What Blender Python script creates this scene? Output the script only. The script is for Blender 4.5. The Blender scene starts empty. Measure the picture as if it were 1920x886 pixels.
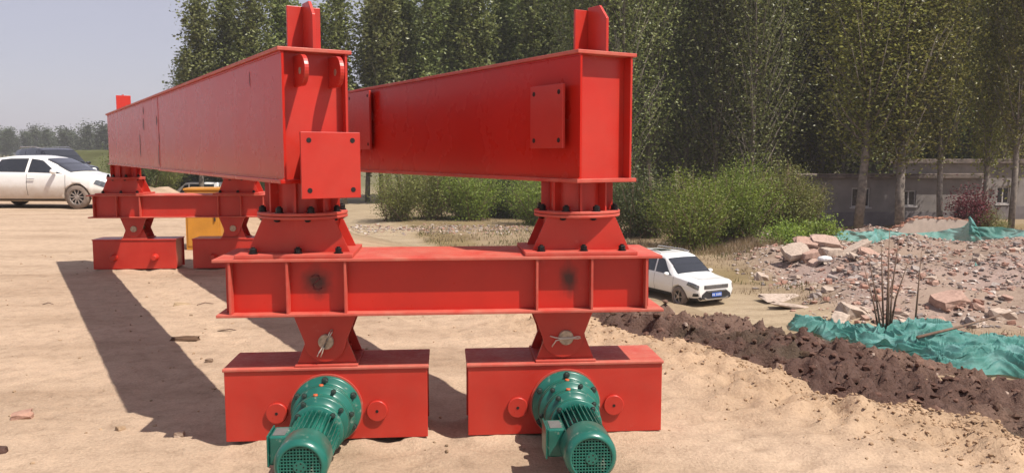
import bpy, bmesh, math, random
import numpy as np
from mathutils import Vector, Matrix
R = math.radians
random.seed(7)
rng = np.random.default_rng(11)
scene = bpy.context.scene
COL = scene.collection

# ------------------------------------------------------------------ camera
F_PX, IMG_W, HORIZON = 1550.0, 1920.0, 155.0
CAM_H = 1.5
cam_data = bpy.data.cameras.new('camera')
cam_data.sensor_width = 36.0
cam_data.lens = 36.0 * F_PX / IMG_W
cam_data.clip_start = 0.05
cam_data.clip_end = 6000
cam = bpy.data.objects.new('camera', cam_data)
COL.objects.link(cam)
PITCH = math.atan(HORIZON / F_PX)
cam.location = (0, 0, CAM_H)
cam.rotation_euler = (math.pi / 2 - PITCH, 0, 0)
scene.camera = cam

# ------------------------------------------------------------------ sky, sun, exposure
SUN_EL = R(57.0)
SUN_DIR = Vector((0.858, -0.514))            # horizontal direction towards the sun
SUN_AZ = math.atan2(SUN_DIR.x, SUN_DIR.y)    # clockwise from +Y
world = bpy.data.worlds.new('World')
scene.world = world
world.use_nodes = True
wn = world.node_tree
wn.nodes.clear()
sky = wn.nodes.new('ShaderNodeTexSky')
sky.sky_type = 'NISHITA'
sky.sun_disc = False
sky.sun_elevation = SUN_EL
sky.sun_rotation = SUN_AZ
sky.altitude = 30
sky.air_density = 1.0
sky.dust_density = 1.6
sky.ozone_density = 2.5
bg = wn.nodes.new('ShaderNodeBackground')
bg.inputs['Strength'].default_value = 0.10
out = wn.nodes.new('ShaderNodeOutputWorld')
veil = wn.nodes.new('ShaderNodeMix'); veil.data_type = 'RGBA'      # thin high haze whitening the whole sky evenly
veil.inputs[0].default_value = 0.68
veil.inputs[7].default_value = (4.5, 4.1, 4.75, 1)
wn.links.new(sky.outputs[0], veil.inputs[6])
wn.links.new(veil.outputs[2], bg.inputs[0])
wn.links.new(bg.outputs[0], out.inputs[0])
sun_data = bpy.data.lights.new('sun', 'SUN')
sun_data.energy = 5.0
sun_data.angle = R(0.55)
sun_data.color = (1.0, 0.93, 0.84)
sun = bpy.data.objects.new('sun', sun_data)
COL.objects.link(sun)
sd = Vector((SUN_DIR.x * math.cos(SUN_EL), SUN_DIR.y * math.cos(SUN_EL), math.sin(SUN_EL)))
sun.rotation_euler = sd.to_track_quat('Z', 'Y').to_euler()
scene.view_settings.view_transform = 'Standard'
scene.view_settings.look = 'None'
scene.view_settings.exposure = 0.38
scene.view_settings.gamma = 1.0
scene.view_settings.use_curve_mapping = False
scene.cycles.max_bounces = 4
scene.cycles.diffuse_bounces = 3
scene.cycles.glossy_bounces = 3
scene.cycles.transmission_bounces = 3
scene.cycles.transparent_max_bounces = 8
scene.cycles.volume_bounces = 0
scene.cycles.use_adaptive_sampling = True
scene.cycles.adaptive_threshold = 0.02

# ------------------------------------------------------------------ pixel to world helpers (layout only)
_f = np.array([0, math.cos(PITCH), -math.sin(PITCH)])
_u = np.array([0, math.sin(PITCH), math.cos(PITCH)])
def ray(x, y):
    return _f + (x - 960) / F_PX * np.array([1.0, 0, 0]) - (y - 443) / F_PX * _u
def at_z(x, y, z):
    r = ray(x, y); t = (z - CAM_H) / r[2]
    return Vector((r[0] * t, r[1] * t, z))
def at_y(x, y, Y):
    r = ray(x, y); t = Y / r[1]
    return Vector((r[0] * t, Y, CAM_H + r[2] * t))

# beam direction: away from the camera, 31.4 degrees to the left
TH = R(31.4)
BD = np.array([-math.sin(TH), math.cos(TH)])
BN = np.array([math.cos(TH), math.sin(TH)])
EDGE_T = 4.5
LOW = -3.1
SPAN_ = 7.45

# ------------------------------------------------------------------ noise
_perm = rng.permutation(4096)
_val = rng.random(4096)
def vnoise(x, y):
    x = np.asarray(x, float); y = np.asarray(y, float)
    xi = np.floor(x).astype(np.int64); yi = np.floor(y).astype(np.int64)
    fx = x - xi; fy = y - yi
    fx = fx * fx * fx * (fx * (fx * 6 - 15) + 10); fy = fy * fy * fy * (fy * (fy * 6 - 15) + 10)
    def h(a, b): return _val[(_perm[(a & 4095)] + b * 131) & 4095]
    a = h(xi, yi); b = h(xi + 1, yi); c = h(xi, yi + 1); d = h(xi + 1, yi + 1)
    return (a + (b - a) * fx) * (1 - fy) + (c + (d - c) * fx) * fy
def fbm(x, y, oct=4, g=0.5):
    s = 0; a = 1; n = 0; k = 1.0
    for i in range(oct):
        s = s + a * (vnoise(x * k + 17.3 * i, y * k + 9.1 * i) - 0.5) * 2; n += a; a *= g; k *= 2.03
    return s / n
def sstep(a, b, x):
    t = np.clip((x - a) / (b - a), 0, 1); return t * t * (3 - 2 * t)

def edge_s(x, y):
    T = x * BN[0] + y * BN[1]; r = x * BD[0] + y * BD[1]
    w = 0.16 * fbm(r * 0.9, r * 0 + 3.3, 3) + 0.10 * fbm(r * 3.1, r * 0 + 8.1, 2)
    w = w - 0.26 * np.exp(-((r - 3.3) / 0.33) ** 2)          # the small washed-out gully
    return T - EDGE_T - w, r
def ground_z(x, y):
    x = np.asarray(x, float); y = np.asarray(y, float)
    s, r = edge_s(x, y)
    prof = np.interp(s, [-3, -0.25, 0.05, 0.35, 1.2, 3.4, 5.0, 8.5, 10.5], [0, 0, -0.03, -0.14, -0.22, -0.62, -1.3, -2.85, LOW])
    near = 1 / (1 + (np.hypot(x, y) / 60) ** 2)
    flat = np.exp(-((s + 0.30) / 0.62) ** 2)
    T_ = x * BN[0] + y * BN[1]
    plat = 1 - sstep(-0.6, 0.2, s)
    rut = np.exp(-((T_ - 3.15 - .1 * np.sin(r * .5)) / .13) ** 2) + np.exp(-((T_ - 1.55 - .1 * np.sin(r * .5)) / .13) ** 2) + np.exp(-((T_ + 1.9 - .2 * np.sin(r * .3)) / .16) ** 2) + np.exp(-((T_ + 3.5 - .2 * np.sin(r * .3)) / .16) ** 2)
    z = prof + 0.012 * fbm(x * 1.7, y * 1.7, 3) * near + 0.009 * fbm(x * 8, y * 8, 3) * near
    z = z + flat * (0.10 * np.abs(fbm(x * 4.5, y * 4.5, 3)) + 0.075 * np.abs(fbm(x * 9.5, y * 9.5, 2)) - 0.02)
    z = z + plat * near * (0.010 * fbm(T_ * 5.5, r * .7, 3) - .026 * rut * (.6 + .5 * np.sin(r * 42)) )
    for off in ((0.0, 0.0), (SPAN_ * BD[0], SPAN_ * BD[1])):
        u_ = (x + 1.466 - off[0]) * .9968 + (y - 4.115 - off[1]) * .0800; w_ = -(x + 1.466 - off[0]) * .0800 + (y - 4.115 - off[1]) * .9968
        inw = sstep(-.10, .03, w_) * (1 - sstep(.32, .46, w_)); inu = np.maximum(sstep(-.1, .06, u_) * (1 - sstep(.96, 1.12, u_)), sstep(1.14, 1.30, u_) * (1 - sstep(2.2, 2.38, u_)))
        z = z + inw * inu * (0.030 + 0.022 * fbm(x * 7 + 3, y * 7, 3))
    lowm = sstep(6, 11, s)
    z = z + lowm * 0.22 * fbm(x * 0.16, y * 0.16, 4)
    pk = np.exp(-(((x - 5.1) / 4.0) ** 2 + ((y - 26.5) / 4.0) ** 2) ** 2); z = z * (1 - pk * lowm) + (LOW - .05) * pk * lowm
    rub = lowm * rubble_mask(x, y)
    z = z + rub * (0.25 + 0.75 * fbm(x * 0.45, y * 0.45, 4))
    # sandy spoil heap by the platform edge behind the far carriage
    z = z + 0.72 * np.exp(-(((x + 8.7) / 0.65) ** 2 + ((y - 20.5) / 1.2) ** 2))
    return z
def rubble_mask(x, y):
    m = sstep(7.2, 10.5, x - 0.10 * (y - 20)) * sstep(20.5, 23.5, y) * (1 - sstep(45, 50, y))
    return m
def gz(x, y): return float(ground_z(np.array([x]), np.array([y]))[0])

# ------------------------------------------------------------------ materials
MATS = {}
def nodes_of(m):
    m.use_nodes = True
    nt = m.node_tree
    return nt, nt.nodes.get('Principled BSDF')
def noise_node(nt, scale, detail=5, rough=0.55, coord='Object', dim=None, vec=None, stretch=None):
    n = nt.nodes.new('ShaderNodeTexNoise')
    n.inputs['Scale'].default_value = scale
    n.inputs['Detail'].default_value = detail
    n.inputs['Roughness'].default_value = rough
    tc = nt.nodes.new('ShaderNodeTexCoord')
    src = tc.outputs[coord]
    if stretch:
        mp = nt.nodes.new('ShaderNodeMapping'); mp.inputs['Scale'].default_value = stretch
        nt.links.new(src, mp.inputs[0]); src = mp.outputs[0]
    nt.links.new(src, n.inputs['Vector'])
    return n
def ramp(nt, src, stops):
    r = nt.nodes.new('ShaderNodeValToRGB')
    el = r.color_ramp.elements
    while len(el) < len(stops): el.new(0.5)
    for e, (p, c) in zip(el, stops):
        e.position = p; e.color = (*c, 1) if len(c) == 3 else c
    nt.links.new(src, r.inputs[0])
    return r
def mixc(nt, a, b, fac, mode='MIX'):
    m = nt.nodes.new('ShaderNodeMix'); m.data_type = 'RGBA'; m.blend_type = mode
    def put(sock, v):
        if hasattr(v, 'is_linked') or hasattr(v, 'links'): nt.links.new(v, sock)
        else: sock.default_value = (*v, 1) if len(v) == 3 else v
    put(m.inputs[6], a); put(m.inputs[7], b)
    if isinstance(fac, (int, float)): m.inputs[0].default_value = fac
    else: nt.links.new(fac, m.inputs[0])
    return m.outputs[2]
def bump(nt, bsdf, h, strength=0.3, dist=0.01):
    b = nt.nodes.new('ShaderNodeBump'); b.inputs['Strength'].default_value = strength
    b.inputs['Distance'].default_value = dist
    nt.links.new(h, b.inputs['Height']); nt.links.new(b.outputs[0], bsdf.inputs['Normal'])
    return b
def mat(name, col, rough=0.6, metal=0.0, var=0.25, scale=12, bmp=0.0, bdist=0.005, coat=0.0, spec=0.5, coord='Object'):
    if name in MATS: return MATS[name]
    m = bpy.data.materials.new(name); nt, b = nodes_of(m)
    n = noise_node(nt, scale, coord=coord)
    dark = tuple(c * (1 - var) for c in col); lite = tuple(min(1, c * (1 + var * 0.7)) for c in col)
    r = ramp(nt, n.outputs[0], [(0.3, dark), (0.7, lite)])
    nt.links.new(r.outputs[0], b.inputs['Base Color'])
    b.inputs['Roughness'].default_value = rough; b.inputs['Metallic'].default_value = metal
    b.inputs['Specular IOR Level'].default_value = spec
    b.inputs['Coat Weight'].default_value = coat
    if bmp: bump(nt, b, n.outputs[0], bmp, bdist)
    MATS[name] = m
    return m
RED = (0.46, 0.0170, 0.009)
def red_paint(name, dust=0.0, scuff=0.35, rough=0.34, smudges=(), drips=False):
    m = bpy.data.materials.new(name); nt, b = nodes_of(m)
    n1 = noise_node(nt, 3.0, 4); n2 = noise_node(nt, 38, 6, 0.65); n3 = noise_node(nt, 9, 8, 0.7)
    lo_ = 0.97 if drips else 0.86
    base = ramp(nt, n1.outputs[0], [(0.3, tuple(c * lo_ for c in RED)), (0.7, tuple(c * (1.02 if drips else 1.07) for c in RED))]).outputs[0]
    # paint scuffs and pale primer scratches
    sc = ramp(nt, n3.outputs[0], [(0.635, (0, 0, 0)), (0.70, (scuff, scuff, scuff))]).outputs[0]
    c = mixc(nt, base, (0.52, 0.12, 0.10), sc)
    if dust > 0:
        dn = noise_node(nt, 6.5, 7, 0.68)
        dr = ramp(nt, dn.outputs[0], [(0.32, (dust * 0.25,) * 3), (0.68, (dust,) * 3)]).outputs[0]
        c = mixc(nt, c, (0.52, 0.30, 0.21), dr)
    if drips == 'runs':
        dn = noise_node(nt, 5.0, 5, 0.6, stretch=(1, 3.0, 0.12))
        dr = ramp(nt, dn.outputs[0], [(0.58, (0, 0, 0)), (0.75, (0.16, 0.16, 0.16))]).outputs[0]
        c = mixc(nt, c, (0.20, 0.008, 0.008), dr)
    for (sx, sz, rx, rz) in smudges:
        tc = nt.nodes.new('ShaderNodeTexCoord')
        mp = nt.nodes.new('ShaderNodeMapping'); mp.vector_type = 'POINT'
        mp.inputs['Scale'].default_value = (1 / rx, 0.0, 1 / rz)
        mp.inputs['Location'].default_value = (-sx / rx, 0, -sz / rz)
        nt.links.new(tc.outputs['Object'], mp.inputs[0])
        nz = nt.nodes.new('ShaderNodeTexNoise'); nz.inputs['Scale'].default_value = 1.7; nz.inputs['Detail'].default_value = 5
        nt.links.new(mp.outputs[0], nz.inputs['Vector'])
        ln = nt.nodes.new('ShaderNodeVectorMath'); ln.operation = 'LENGTH'
        nt.links.new(mp.outputs[0], ln.inputs[0])
        ad = nt.nodes.new('ShaderNodeMath'); ad.operation = 'MULTIPLY_ADD'
        nt.links.new(nz.outputs[0], ad.inputs[0]); ad.inputs[1].default_value = 0.9
        nt.links.new(ln.outputs['Value'], ad.inputs[2])
        ml = nt.nodes.new('ShaderNodeMath'); ml.operation = 'MULTIPLY'; ml.inputs[1].default_value = 0.6
        nt.links.new(ad.outputs[0], ml.inputs[0])
        rr = ramp(nt, ml.outputs[0], [(0.38, (0.9,) * 3), (0.80, (0, 0, 0))]).outputs[0]
        c = mixc(nt, c, (0.012, 0.010, 0.010), rr)
    nt.links.new(c, b.inputs['Base Color'])
    rr = ramp(nt, (n1 if drips else n2).outputs[0], [(0.3, (rough * (0.95 if drips else 0.8),) * 3), (0.75, (min(1, rough * (1.08 if drips else 1.35) + dust * 0.3),) * 3)]).outputs[0]
    nt.links.new(rr, b.inputs['Roughness'])
    if not drips: bump(nt, b, n2.outputs[0], 0.03, 0.002)
    MATS[name] = m
    return m
M_RED = red_paint('red_paint', dust=0.07)
M_REDTOP = red_paint('red_paint_dusty', dust=0.45, scuff=0.6, rough=0.5)
M_REDWEB = red_paint('red_paint_with_spray_marks', smudges=((0.480, 0.85, 0.105, 0.115), (1.765, 0.85, 0.068, 0.125)))
M_REDSIDE = red_paint('red_paint_glossy_side', drips=True, rough=0.27, scuff=0.0)
M_REDSIDE.node_tree.nodes['Principled BSDF'].inputs['Specular IOR Level'].default_value = 0.20
M_REDROUGH = red_paint('red_paint_chipped_edge', dust=0.32, scuff=1.0, rough=0.5)
M_BLACK = mat('black_bolt_steel', (0.018, 0.017, 0.018), 0.45, 0.6, 0.3, 60)
M_HOLE = mat('dark_hole', (0.012, 0.008, 0.008), 0.9)
M_PIN = mat('worn_pin_steel', (0.42, 0.33, 0.24), 0.5, 0.35, 0.45, 40)
M_WIRE = mat('bright_wire', (0.62, 0.55, 0.48), 0.4, 0.7)
M_WHEEL = mat('dark_wheel_steel', (0.05, 0.04, 0.035), 0.6, 0.5)
M_GREEN = None
def green_paint():
    m = bpy.data.materials.new('green_motor_paint'); nt, b = nodes_of(m)
    n1 = noise_node(nt, 7, 5); n3 = noise_node(nt, 16, 8, 0.72)
    base = ramp(nt, n1.outputs[0], [(0.3, (0.008, 0.090, 0.068)), (0.7, (0.015, 0.145, 0.108))]).outputs[0]
    sc = ramp(nt, n3.outputs[0], [(0.585, (0, 0, 0)), (0.68, (0.75, 0.75, 0.75))]).outputs[0]
    c = mixc(nt, base, (0.30, 0.33, 0.27), sc)
    nt.links.new(c, b.inputs['Base Color'])
    b.inputs['Roughness'].default_value = 0.3
    bump(nt, b, n3.outputs[0], 0.1, 0.003)
    return m
M_GREEN = green_paint()
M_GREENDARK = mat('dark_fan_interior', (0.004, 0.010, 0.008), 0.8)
M_PLATE = mat('grey_name_plate', (0.17, 0.18, 0.17), 0.5, 0.3)
M_TAG = mat('red_filler_plug', (0.5, 0.10, 0.03), 0.5)

def ground_material():
    m = bpy.data.materials.new('earth'); nt, b = nodes_of(m)
    at = nt.nodes.new('ShaderNodeAttribute'); at.attribute_name = 'albedo'
    n1 = noise_node(nt, 0.9, 6, 0.6, stretch=(0.5, 1.6, 1)); n2 = noise_node(nt, 7.5, 8, 0.68); n3 = noise_node(nt, 60, 4, 0.6)
    v1 = ramp(nt, n1.outputs[0], [(0.28, (0.74, 0.71, 0.68)), (0.5, (1, 1, 1)), (0.72, (1.13, 1.13, 1.14))]).outputs[0]
    v2 = ramp(nt, n2.outputs[0], [(0.25, (0.72, 0.70, 0.68)), (0.5, (1, 1, 1)), (0.78, (1.14, 1.13, 1.12))]).outputs[0]
    v3 = ramp(nt, n3.outputs[0], [(0.25, (0.8, 0.79, 0.78)), (0.7, (1.08, 1.08, 1.08))]).outputs[0]
    c = mixc(nt, at.outputs['Color'], v1, 1.0, 'MULTIPLY')
    c = mixc(nt, c, v2, 1.0, 'MULTIPLY'); c = mixc(nt, c, v3, 0.8, 'MULTIPLY')
    nt.links.new(c, b.inputs['Base Color'])
    b.inputs['Roughness'].default_value = 0.95; b.inputs['Specular IOR Level'].default_value = 0.15
    ad = nt.nodes.new('ShaderNodeMath'); ad.operation = 'MULTIPLY_ADD'
    nt.links.new(n3.outputs[0], ad.inputs[0]); ad.inputs[1].default_value = 0.25; nt.links.new(n2.outputs[0], ad.inputs[2])
    bump(nt, b, ad.outputs[0], 0.55, 0.035)
    return m
M_EARTH = ground_material()
def attr_mat(name, rough=0.9, nscale=20, bmp=0.4, bdist=0.02, spec=0.2, attr='albedo'):
    m = bpy.data.materials.new(name); nt, b = nodes_of(m)
    at = nt.nodes.new('ShaderNodeAttribute'); at.attribute_name = attr
    n = noise_node(nt, nscale, 7, 0.65)
    v = ramp(nt, n.outputs[0], [(0.28, (0.62, 0.60, 0.58)), (0.72, (1.18, 1.16, 1.14))]).outputs[0]
    c = mixc(nt, at.outputs['Color'], v, 1.0, 'MULTIPLY')
    nt.links.new(c, b.inputs['Base Color'])
    b.inputs['Roughness'].default_value = rough; b.inputs['Specular IOR Level'].default_value = spec
    bump(nt, b, n.outputs[0], bmp, bdist)
    return m
def leaf_material(name, c0, c1, trans=0.35, rough=0.5):
    m = bpy.data.materials.new(name); m.use_nodes = True; nt = m.node_tree; nt.nodes.clear()
    at = nt.nodes.new('ShaderNodeAttribute'); at.attribute_name = 'rnd'
    oi = nt.nodes.new('ShaderNodeObjectInfo')
    r = ramp(nt, at.outputs['Fac'], [(0.0, c0), (1.0, c1)])
    hs = nt.nodes.new('ShaderNodeHueSaturation')
    mr = nt.nodes.new('ShaderNodeMapRange'); mr.inputs[3].default_value = 0.75; mr.inputs[4].default_value = 1.25
    nt.links.new(oi.outputs['Random'], mr.inputs[0]); nt.links.new(mr.outputs[0], hs.inputs['Value'])
    mh = nt.nodes.new('ShaderNodeMapRange'); mh.inputs[3].default_value = 0.485; mh.inputs[4].default_value = 0.512
    nt.links.new(oi.outputs['Random'], mh.inputs[0]); nt.links.new(mh.outputs[0], hs.inputs['Hue'])
    nt.links.new(r.outputs[0], hs.inputs['Color'])
    d = nt.nodes.new('ShaderNodeBsdfPrincipled'); d.inputs['Roughness'].default_value = rough
    d.inputs['Specular IOR Level'].default_value = 0.35
    t = nt.nodes.new('ShaderNodeBsdfTranslucent'); mx = nt.nodes.new('ShaderNodeMixShader')
    mx.inputs[0].default_value = trans
    nt.links.new(hs.outputs[0], d.inputs['Base Color']); nt.links.new(hs.outputs[0], t.inputs[0])
    nt.links.new(d.outputs[0], mx.inputs[1]); nt.links.new(t.outputs[0], mx.inputs[2])
    o = nt.nodes.new('ShaderNodeOutputMaterial'); nt.links.new(mx.outputs[0], o.inputs[0])
    MATS[name] = m
    return m
LEAF_DARK = leaf_material('poplar_leaf', (0.078, 0.106, 0.026), (0.30, 0.335, 0.115), 0.36, 0.38)
LEAF_OLIVE = leaf_material('olive_leaf', (0.085, 0.094, 0.018), (0.31, 0.30, 0.08), 0.36, 0.38)
LEAF_BUSH = leaf_material('bush_leaf', (0.11, 0.16, 0.026), (0.28, 0.36, 0.06), 0.38)
LEAF_BUSHOLIVE = leaf_material('olive_bush_leaf', (0.10, 0.115, 0.026), (0.25, 0.26, 0.07), 0.35)
LEAF_RED = leaf_material('red_leaf', (0.09, 0.014, 0.018), (0.22, 0.045, 0.045), 0.3)
LEAF_FAR = leaf_material('far_leaf', (0.040, 0.058, 0.030), (0.09, 0.11, 0.055), 0.25)
LEAF_DRY = leaf_material('dry_grass_blade', (0.16, 0.11, 0.06), (0.34, 0.26, 0.15), 0.25)
LEAF_GREENGRASS = leaf_material('green_weed_blade', (0.06, 0.07, 0.02), (0.17, 0.16, 0.05), 0.3)
M_BARK = mat('pale_poplar_bark', (0.20, 0.17, 0.14), 0.9, 0, 0.5, 5, 0.4, 0.02)
M_BARKD = mat('grey_bark', (0.13, 0.105, 0.085), 0.9, 0, 0.4, 6, 0.4, 0.02)
M_STEM = mat('brown_stem', (0.16, 0.10, 0.07), 0.9, 0, 0.4, 9)

# ------------------------------------------------------------------ object helpers
def link(o, parent=None):
    COL.objects.link(o)
    if parent is not None: o.parent = parent
    return o
def tag(o, label=None, cat=None, group=None, kind=None):
    if label: o['label'] = label
    if cat: o['category'] = cat
    if group: o['group'] = group
    if kind: o['kind'] = kind
    return o
def empty(name, loc=(0, 0, 0), rz=0.0, label=None, cat=None, group=None):
    o = bpy.data.objects.new(name, None); o.empty_display_size = 0.2
    link(o); o.location = loc; o.rotation_euler = (0, 0, rz)
    return tag(o, label, cat, group)
class MB:
    """collects shapes, then links them as one mesh object"""
    def __init__(self): self.v = []; self.f = []; self.smooth = []
    def add(self, vs, fs, sm=False, M=None):
        k = len(self.v)
        if M is not None: vs = [tuple(M @ Vector(p)) for p in vs]
        self.v += [tuple(p) for p in vs]; self.f += [tuple(i + k for i in f) for f in fs]
        self.smooth += [sm] * len(fs)
        return self
    def box(self, x0, x1, y0, y1, z0, z1, M=None):
        vs = [(x0, y0, z0), (x1, y0, z0), (x1, y1, z0), (x0, y1, z0), (x0, y0, z1), (x1, y0, z1), (x1, y1, z1), (x0, y1, z1)]
        return self.add(vs, [(0, 3, 2, 1), (4, 5, 6, 7), (0, 1, 5, 4), (1, 2, 6, 5), (2, 3, 7, 6), (3, 0, 4, 7)], M=M)
    def prism(self, poly, a0, a1, axis='y', M=None, sm=False):
        """poly: 2-D outline in the plane across axis (x,z for y; y,z for x; x,y for z)"""
        n = len(poly)
        def P(p, a): return {'y': (p[0], a, p[1]), 'x': (a, p[0], p[1]), 'z': (p[0], p[1], a)}[axis]
        vs = [P(p, a0) for p in poly] + [P(p, a1) for p in poly]
        fs = [tuple(range(n)), tuple(range(2 * n - 1, n - 1, -1))]
        fs += [(i, (i + 1) % n, n + (i + 1) % n, n + i) for i in range(n)]
        return self.add(vs, fs, sm, M)
    def lathe(self, prof, n=32, axis='z', M=None, sm=True, close=True):
        """prof: (radius, height) list; axis gives the height axis"""
        vs = []; fs = []
        for (r, h) in prof:
            for k in range(n):
                a = 2 * math.pi * k / n
                c, s = r * math.cos(a), r * math.sin(a)
                vs.append({'z': (c, s, h), 'y': (c, h, s), 'x': (h, c, s)}[axis])
        for j in range(len(prof) - 1):
            for k in range(n):
                k2 = (k + 1) % n
                fs.append((j * n + k, j * n + k2, (j + 1) * n + k2, (j + 1) * n + k))
        self.add(vs, fs, sm, M)
        if close:
            k0 = len(self.v) - len(vs)
            self.f.append(tuple(k0 + i for i in range(n - 1, -1, -1))); self.smooth.append(False)
            e = k0 + (len(prof) - 1) * n
            self.f.append(tuple(e + i for i in range(n))); self.smooth.append(False)
        return self
    def tube(self, pts, rad, n=6, M=None):
        pts = [Vector(p) for p in pts]
        if not isinstance(rad, (list, tuple)): rad = [rad] * len(pts)
        vs = []; fs = []
        for i, p in enumerate(pts):
            d = (pts[min(i + 1, len(pts) - 1)] - pts[max(i - 1, 0)]).normalized()
            a = d.cross(Vector((0, 0, 1)) if abs(d.z) < 0.9 else Vector((1, 0, 0))).normalized(); b = d.cross(a)
            for k in range(n):
                t = 2 * math.pi * k / n
                vs.append(p + (a * math.cos(t) + b * math.sin(t)) * rad[i])
        for i in range(len(pts) - 1):
            for k in range(n):
                k2 = (k + 1) % n
                fs.append((i * n + k, i * n + k2, (i + 1) * n + k2, (i + 1) * n + k))
        fs.append(tuple(range(n - 1, -1, -1))); fs.append(tuple((len(pts) - 1) * n + k for k in range(n)))
        return self.add(vs, fs, True, M)
    def mesh(self, name, fix=True):
        me = bpy.data.meshes.new(name)
        me.from_pydata(self.v, [], self.f); me.update()
        me.polygons.foreach_set('use_smooth', self.smooth)
        if fix:
            bm = bmesh.new(); bm.from_mesh(me); bmesh.ops.recalc_face_normals(bm, faces=bm.faces); bm.to_mesh(me); bm.free()
        return me
    def build(self, name, m, parent=None, bevel=0.0, loc=None, fix=True):
        me = self.mesh(name, fix); me.materials.append(m)
        o = link(bpy.data.objects.new(name, me), parent)
        if loc is not None: o.location = loc
        if bevel:
            b = o.modifiers.new('bevel', 'BEVEL'); b.width = bevel; b.segments = 2; b.limit_method = 'ANGLE'; b.angle_limit = R(40)
        return o
def inst(name, me, parent=None, loc=(0, 0, 0), rot=(0, 0, 0), scale=1.0):
    o = link(bpy.data.objects.new(name, me), parent)
    o.location = loc; o.rotation_euler = rot
    o.scale = (scale,) * 3 if isinstance(scale, (int, float)) else scale
    return o
def copy_tree(o, parent=None):
    c = o.copy(); link(c, parent)
    if parent is not None: c.matrix_parent_inverse = o.matrix_parent_inverse
    for ch in list(o.children): copy_tree(ch, c)
    return c
def grid_mesh(name, X, Y, Z, mask=None, albedo=None, smooth=True):
    ny, nx = X.shape
    co = np.stack([X, Y, Z], -1).reshape(-1, 3)
    idx = np.arange(ny * nx).reshape(ny, nx)
    q = np.stack([idx[:-1, :-1], idx[:-1, 1:], idx[1:, 1:], idx[1:, :-1]], -1).reshape(-1, 4)
    if mask is not None:
        mm = (mask[:-1, :-1] & mask[1:, 1:] & mask[:-1, 1:] & mask[1:, :-1]).reshape(-1); q = q[mm]
    return np_mesh(name, co, q, albedo.reshape(-1, 3) if albedo is not None else None, smooth)
def np_mesh(name, co, q, albedo=None, smooth=False, rnd=None):
    me = bpy.data.meshes.new(name)
    nq, k = q.shape
    me.vertices.add(len(co)); me.vertices.foreach_set('co', np.ascontiguousarray(co, dtype=np.float32).ravel())
    me.loops.add(nq * k); me.loops.foreach_set('vertex_index', np.ascontiguousarray(q, dtype=np.int32).ravel())
    me.polygons.add(nq); me.polygons.foreach_set('loop_start', np.arange(0, nq * k, k, dtype=np.int32))
    try: me.polygons.foreach_set('loop_total', np.full(nq, k, dtype=np.int32))
    except Exception: pass
    me.polygons.foreach_set('use_smooth', np.full(nq, smooth, dtype=bool))
    if albedo is not None:
        a = me.attributes.new('albedo', 'FLOAT_COLOR', 'POINT')
        a.data.foreach_set('color', np.concatenate([albedo, np.ones((len(albedo), 1))], 1).astype(np.float32).ravel())
    if rnd is not None:
        a = me.attributes.new('rnd', 'FLOAT', 'POINT'); a.data.foreach_set('value', rnd.astype(np.float32))
    me.update(calc_edges=True)
    return me

# ================================================================== THE SETTING
# ---- ground: one sheet to the horizon
def axis_coords(lo, a, b, hi, step, g):
    mid = np.arange(a, b, step)
    up = [b]; st = step
    while up[-1] < hi: st *= g; up.append(up[-1] + st)
    dn = [a]; st = step
    while dn[-1] > lo: st *= g; dn.append(dn[-1] - st)
    return np.array(dn[:0:-1] + list(mid) + up)
gx = axis_coords(-2500, -3.6, 4.2, 2500, 0.045, 1.045)
gy = axis_coords(-40, 3.0, 9.0, 3500, 0.045, 1.045)
GX, GY = np.meshgrid(gx, gy)
GZ = ground_z(GX, GY)
S_, R_ = edge_s(GX, GY)
sand = np.array([0.415, 0.308, 0.218]); sand2 = np.array([0.39, 0.270, 0.172]); path = np.array([0.35, 0.275, 0.185])
weeds = np.array([0.20, 0.150, 0.075]); brick = np.array([0.29, 0.215, 0.185]); dry = np.array([0.27, 0.205, 0.13]); greenish = np.array([0.15, 0.135, 0.07])
alb = np.zeros(GX.shape + (3,)) + sand
k = sstep(-1.3, -0.2, S_)[..., None] * 0.8; alb = alb * (1 - k) + sand2 * k
k = sstep(1.0, 3.5, S_)[..., None]; alb = alb * (1 - k) + dry * k
n_ = fbm(GX * 0.22, GY * 0.22, 4)
k = (sstep(7, 10, S_) * sstep(-0.1, 0.25, n_))[..., None]; alb = alb * (1 - k) + weeds * k
k = (sstep(8, 11, S_) * rubble_mask(GX, GY) * (0.65 + 0.35 * sstep(-0.2, 0.2, fbm(GX * 0.5, GY * 0.5, 3))))[..., None]; alb = alb * (1 - k) + brick * k
# worn track round the parked SUV and away towards the wood
def near_track(x, y, pts, w):
    d = np.full(x.shape, 1e9)
    for (x0, y0), (x1, y1) in zip(pts[:-1], pts[1:]):
        dx, dy = x1 - x0, y1 - y0
        t = np.clip(((x - x0) * dx + (y - y0) * dy) / (dx * dx + dy * dy), 0, 1)
        d = np.minimum(d, np.hypot(x - x0 - t * dx, y - y0 - t * dy))
    return 1 - sstep(w * 0.55, w, d + 0.7 * fbm(x * 0.5, y * 0.5, 3))
TRACK = [(15, 14), (9.3, 20.5), (5.5, 26.0), (-1, 34), (-6.5, 42), (-13.2, 72), (-17, 100), (-30, 180)]
k = (near_track(GX, GY, TRACK, 2.5) * sstep(6, 9, S_))[..., None] * 0.9; alb = alb * (1 - k) + path * k
far = sstep(70, 130, GY)[..., None]; alb = alb * (1 - far) + greenish * far
me = grid_mesh('ground', GX, GY, GZ, albedo=alb)
me.materials.append(M_EARTH)
tag(link(bpy.data.objects.new('ground', me)), kind='structure')

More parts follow.
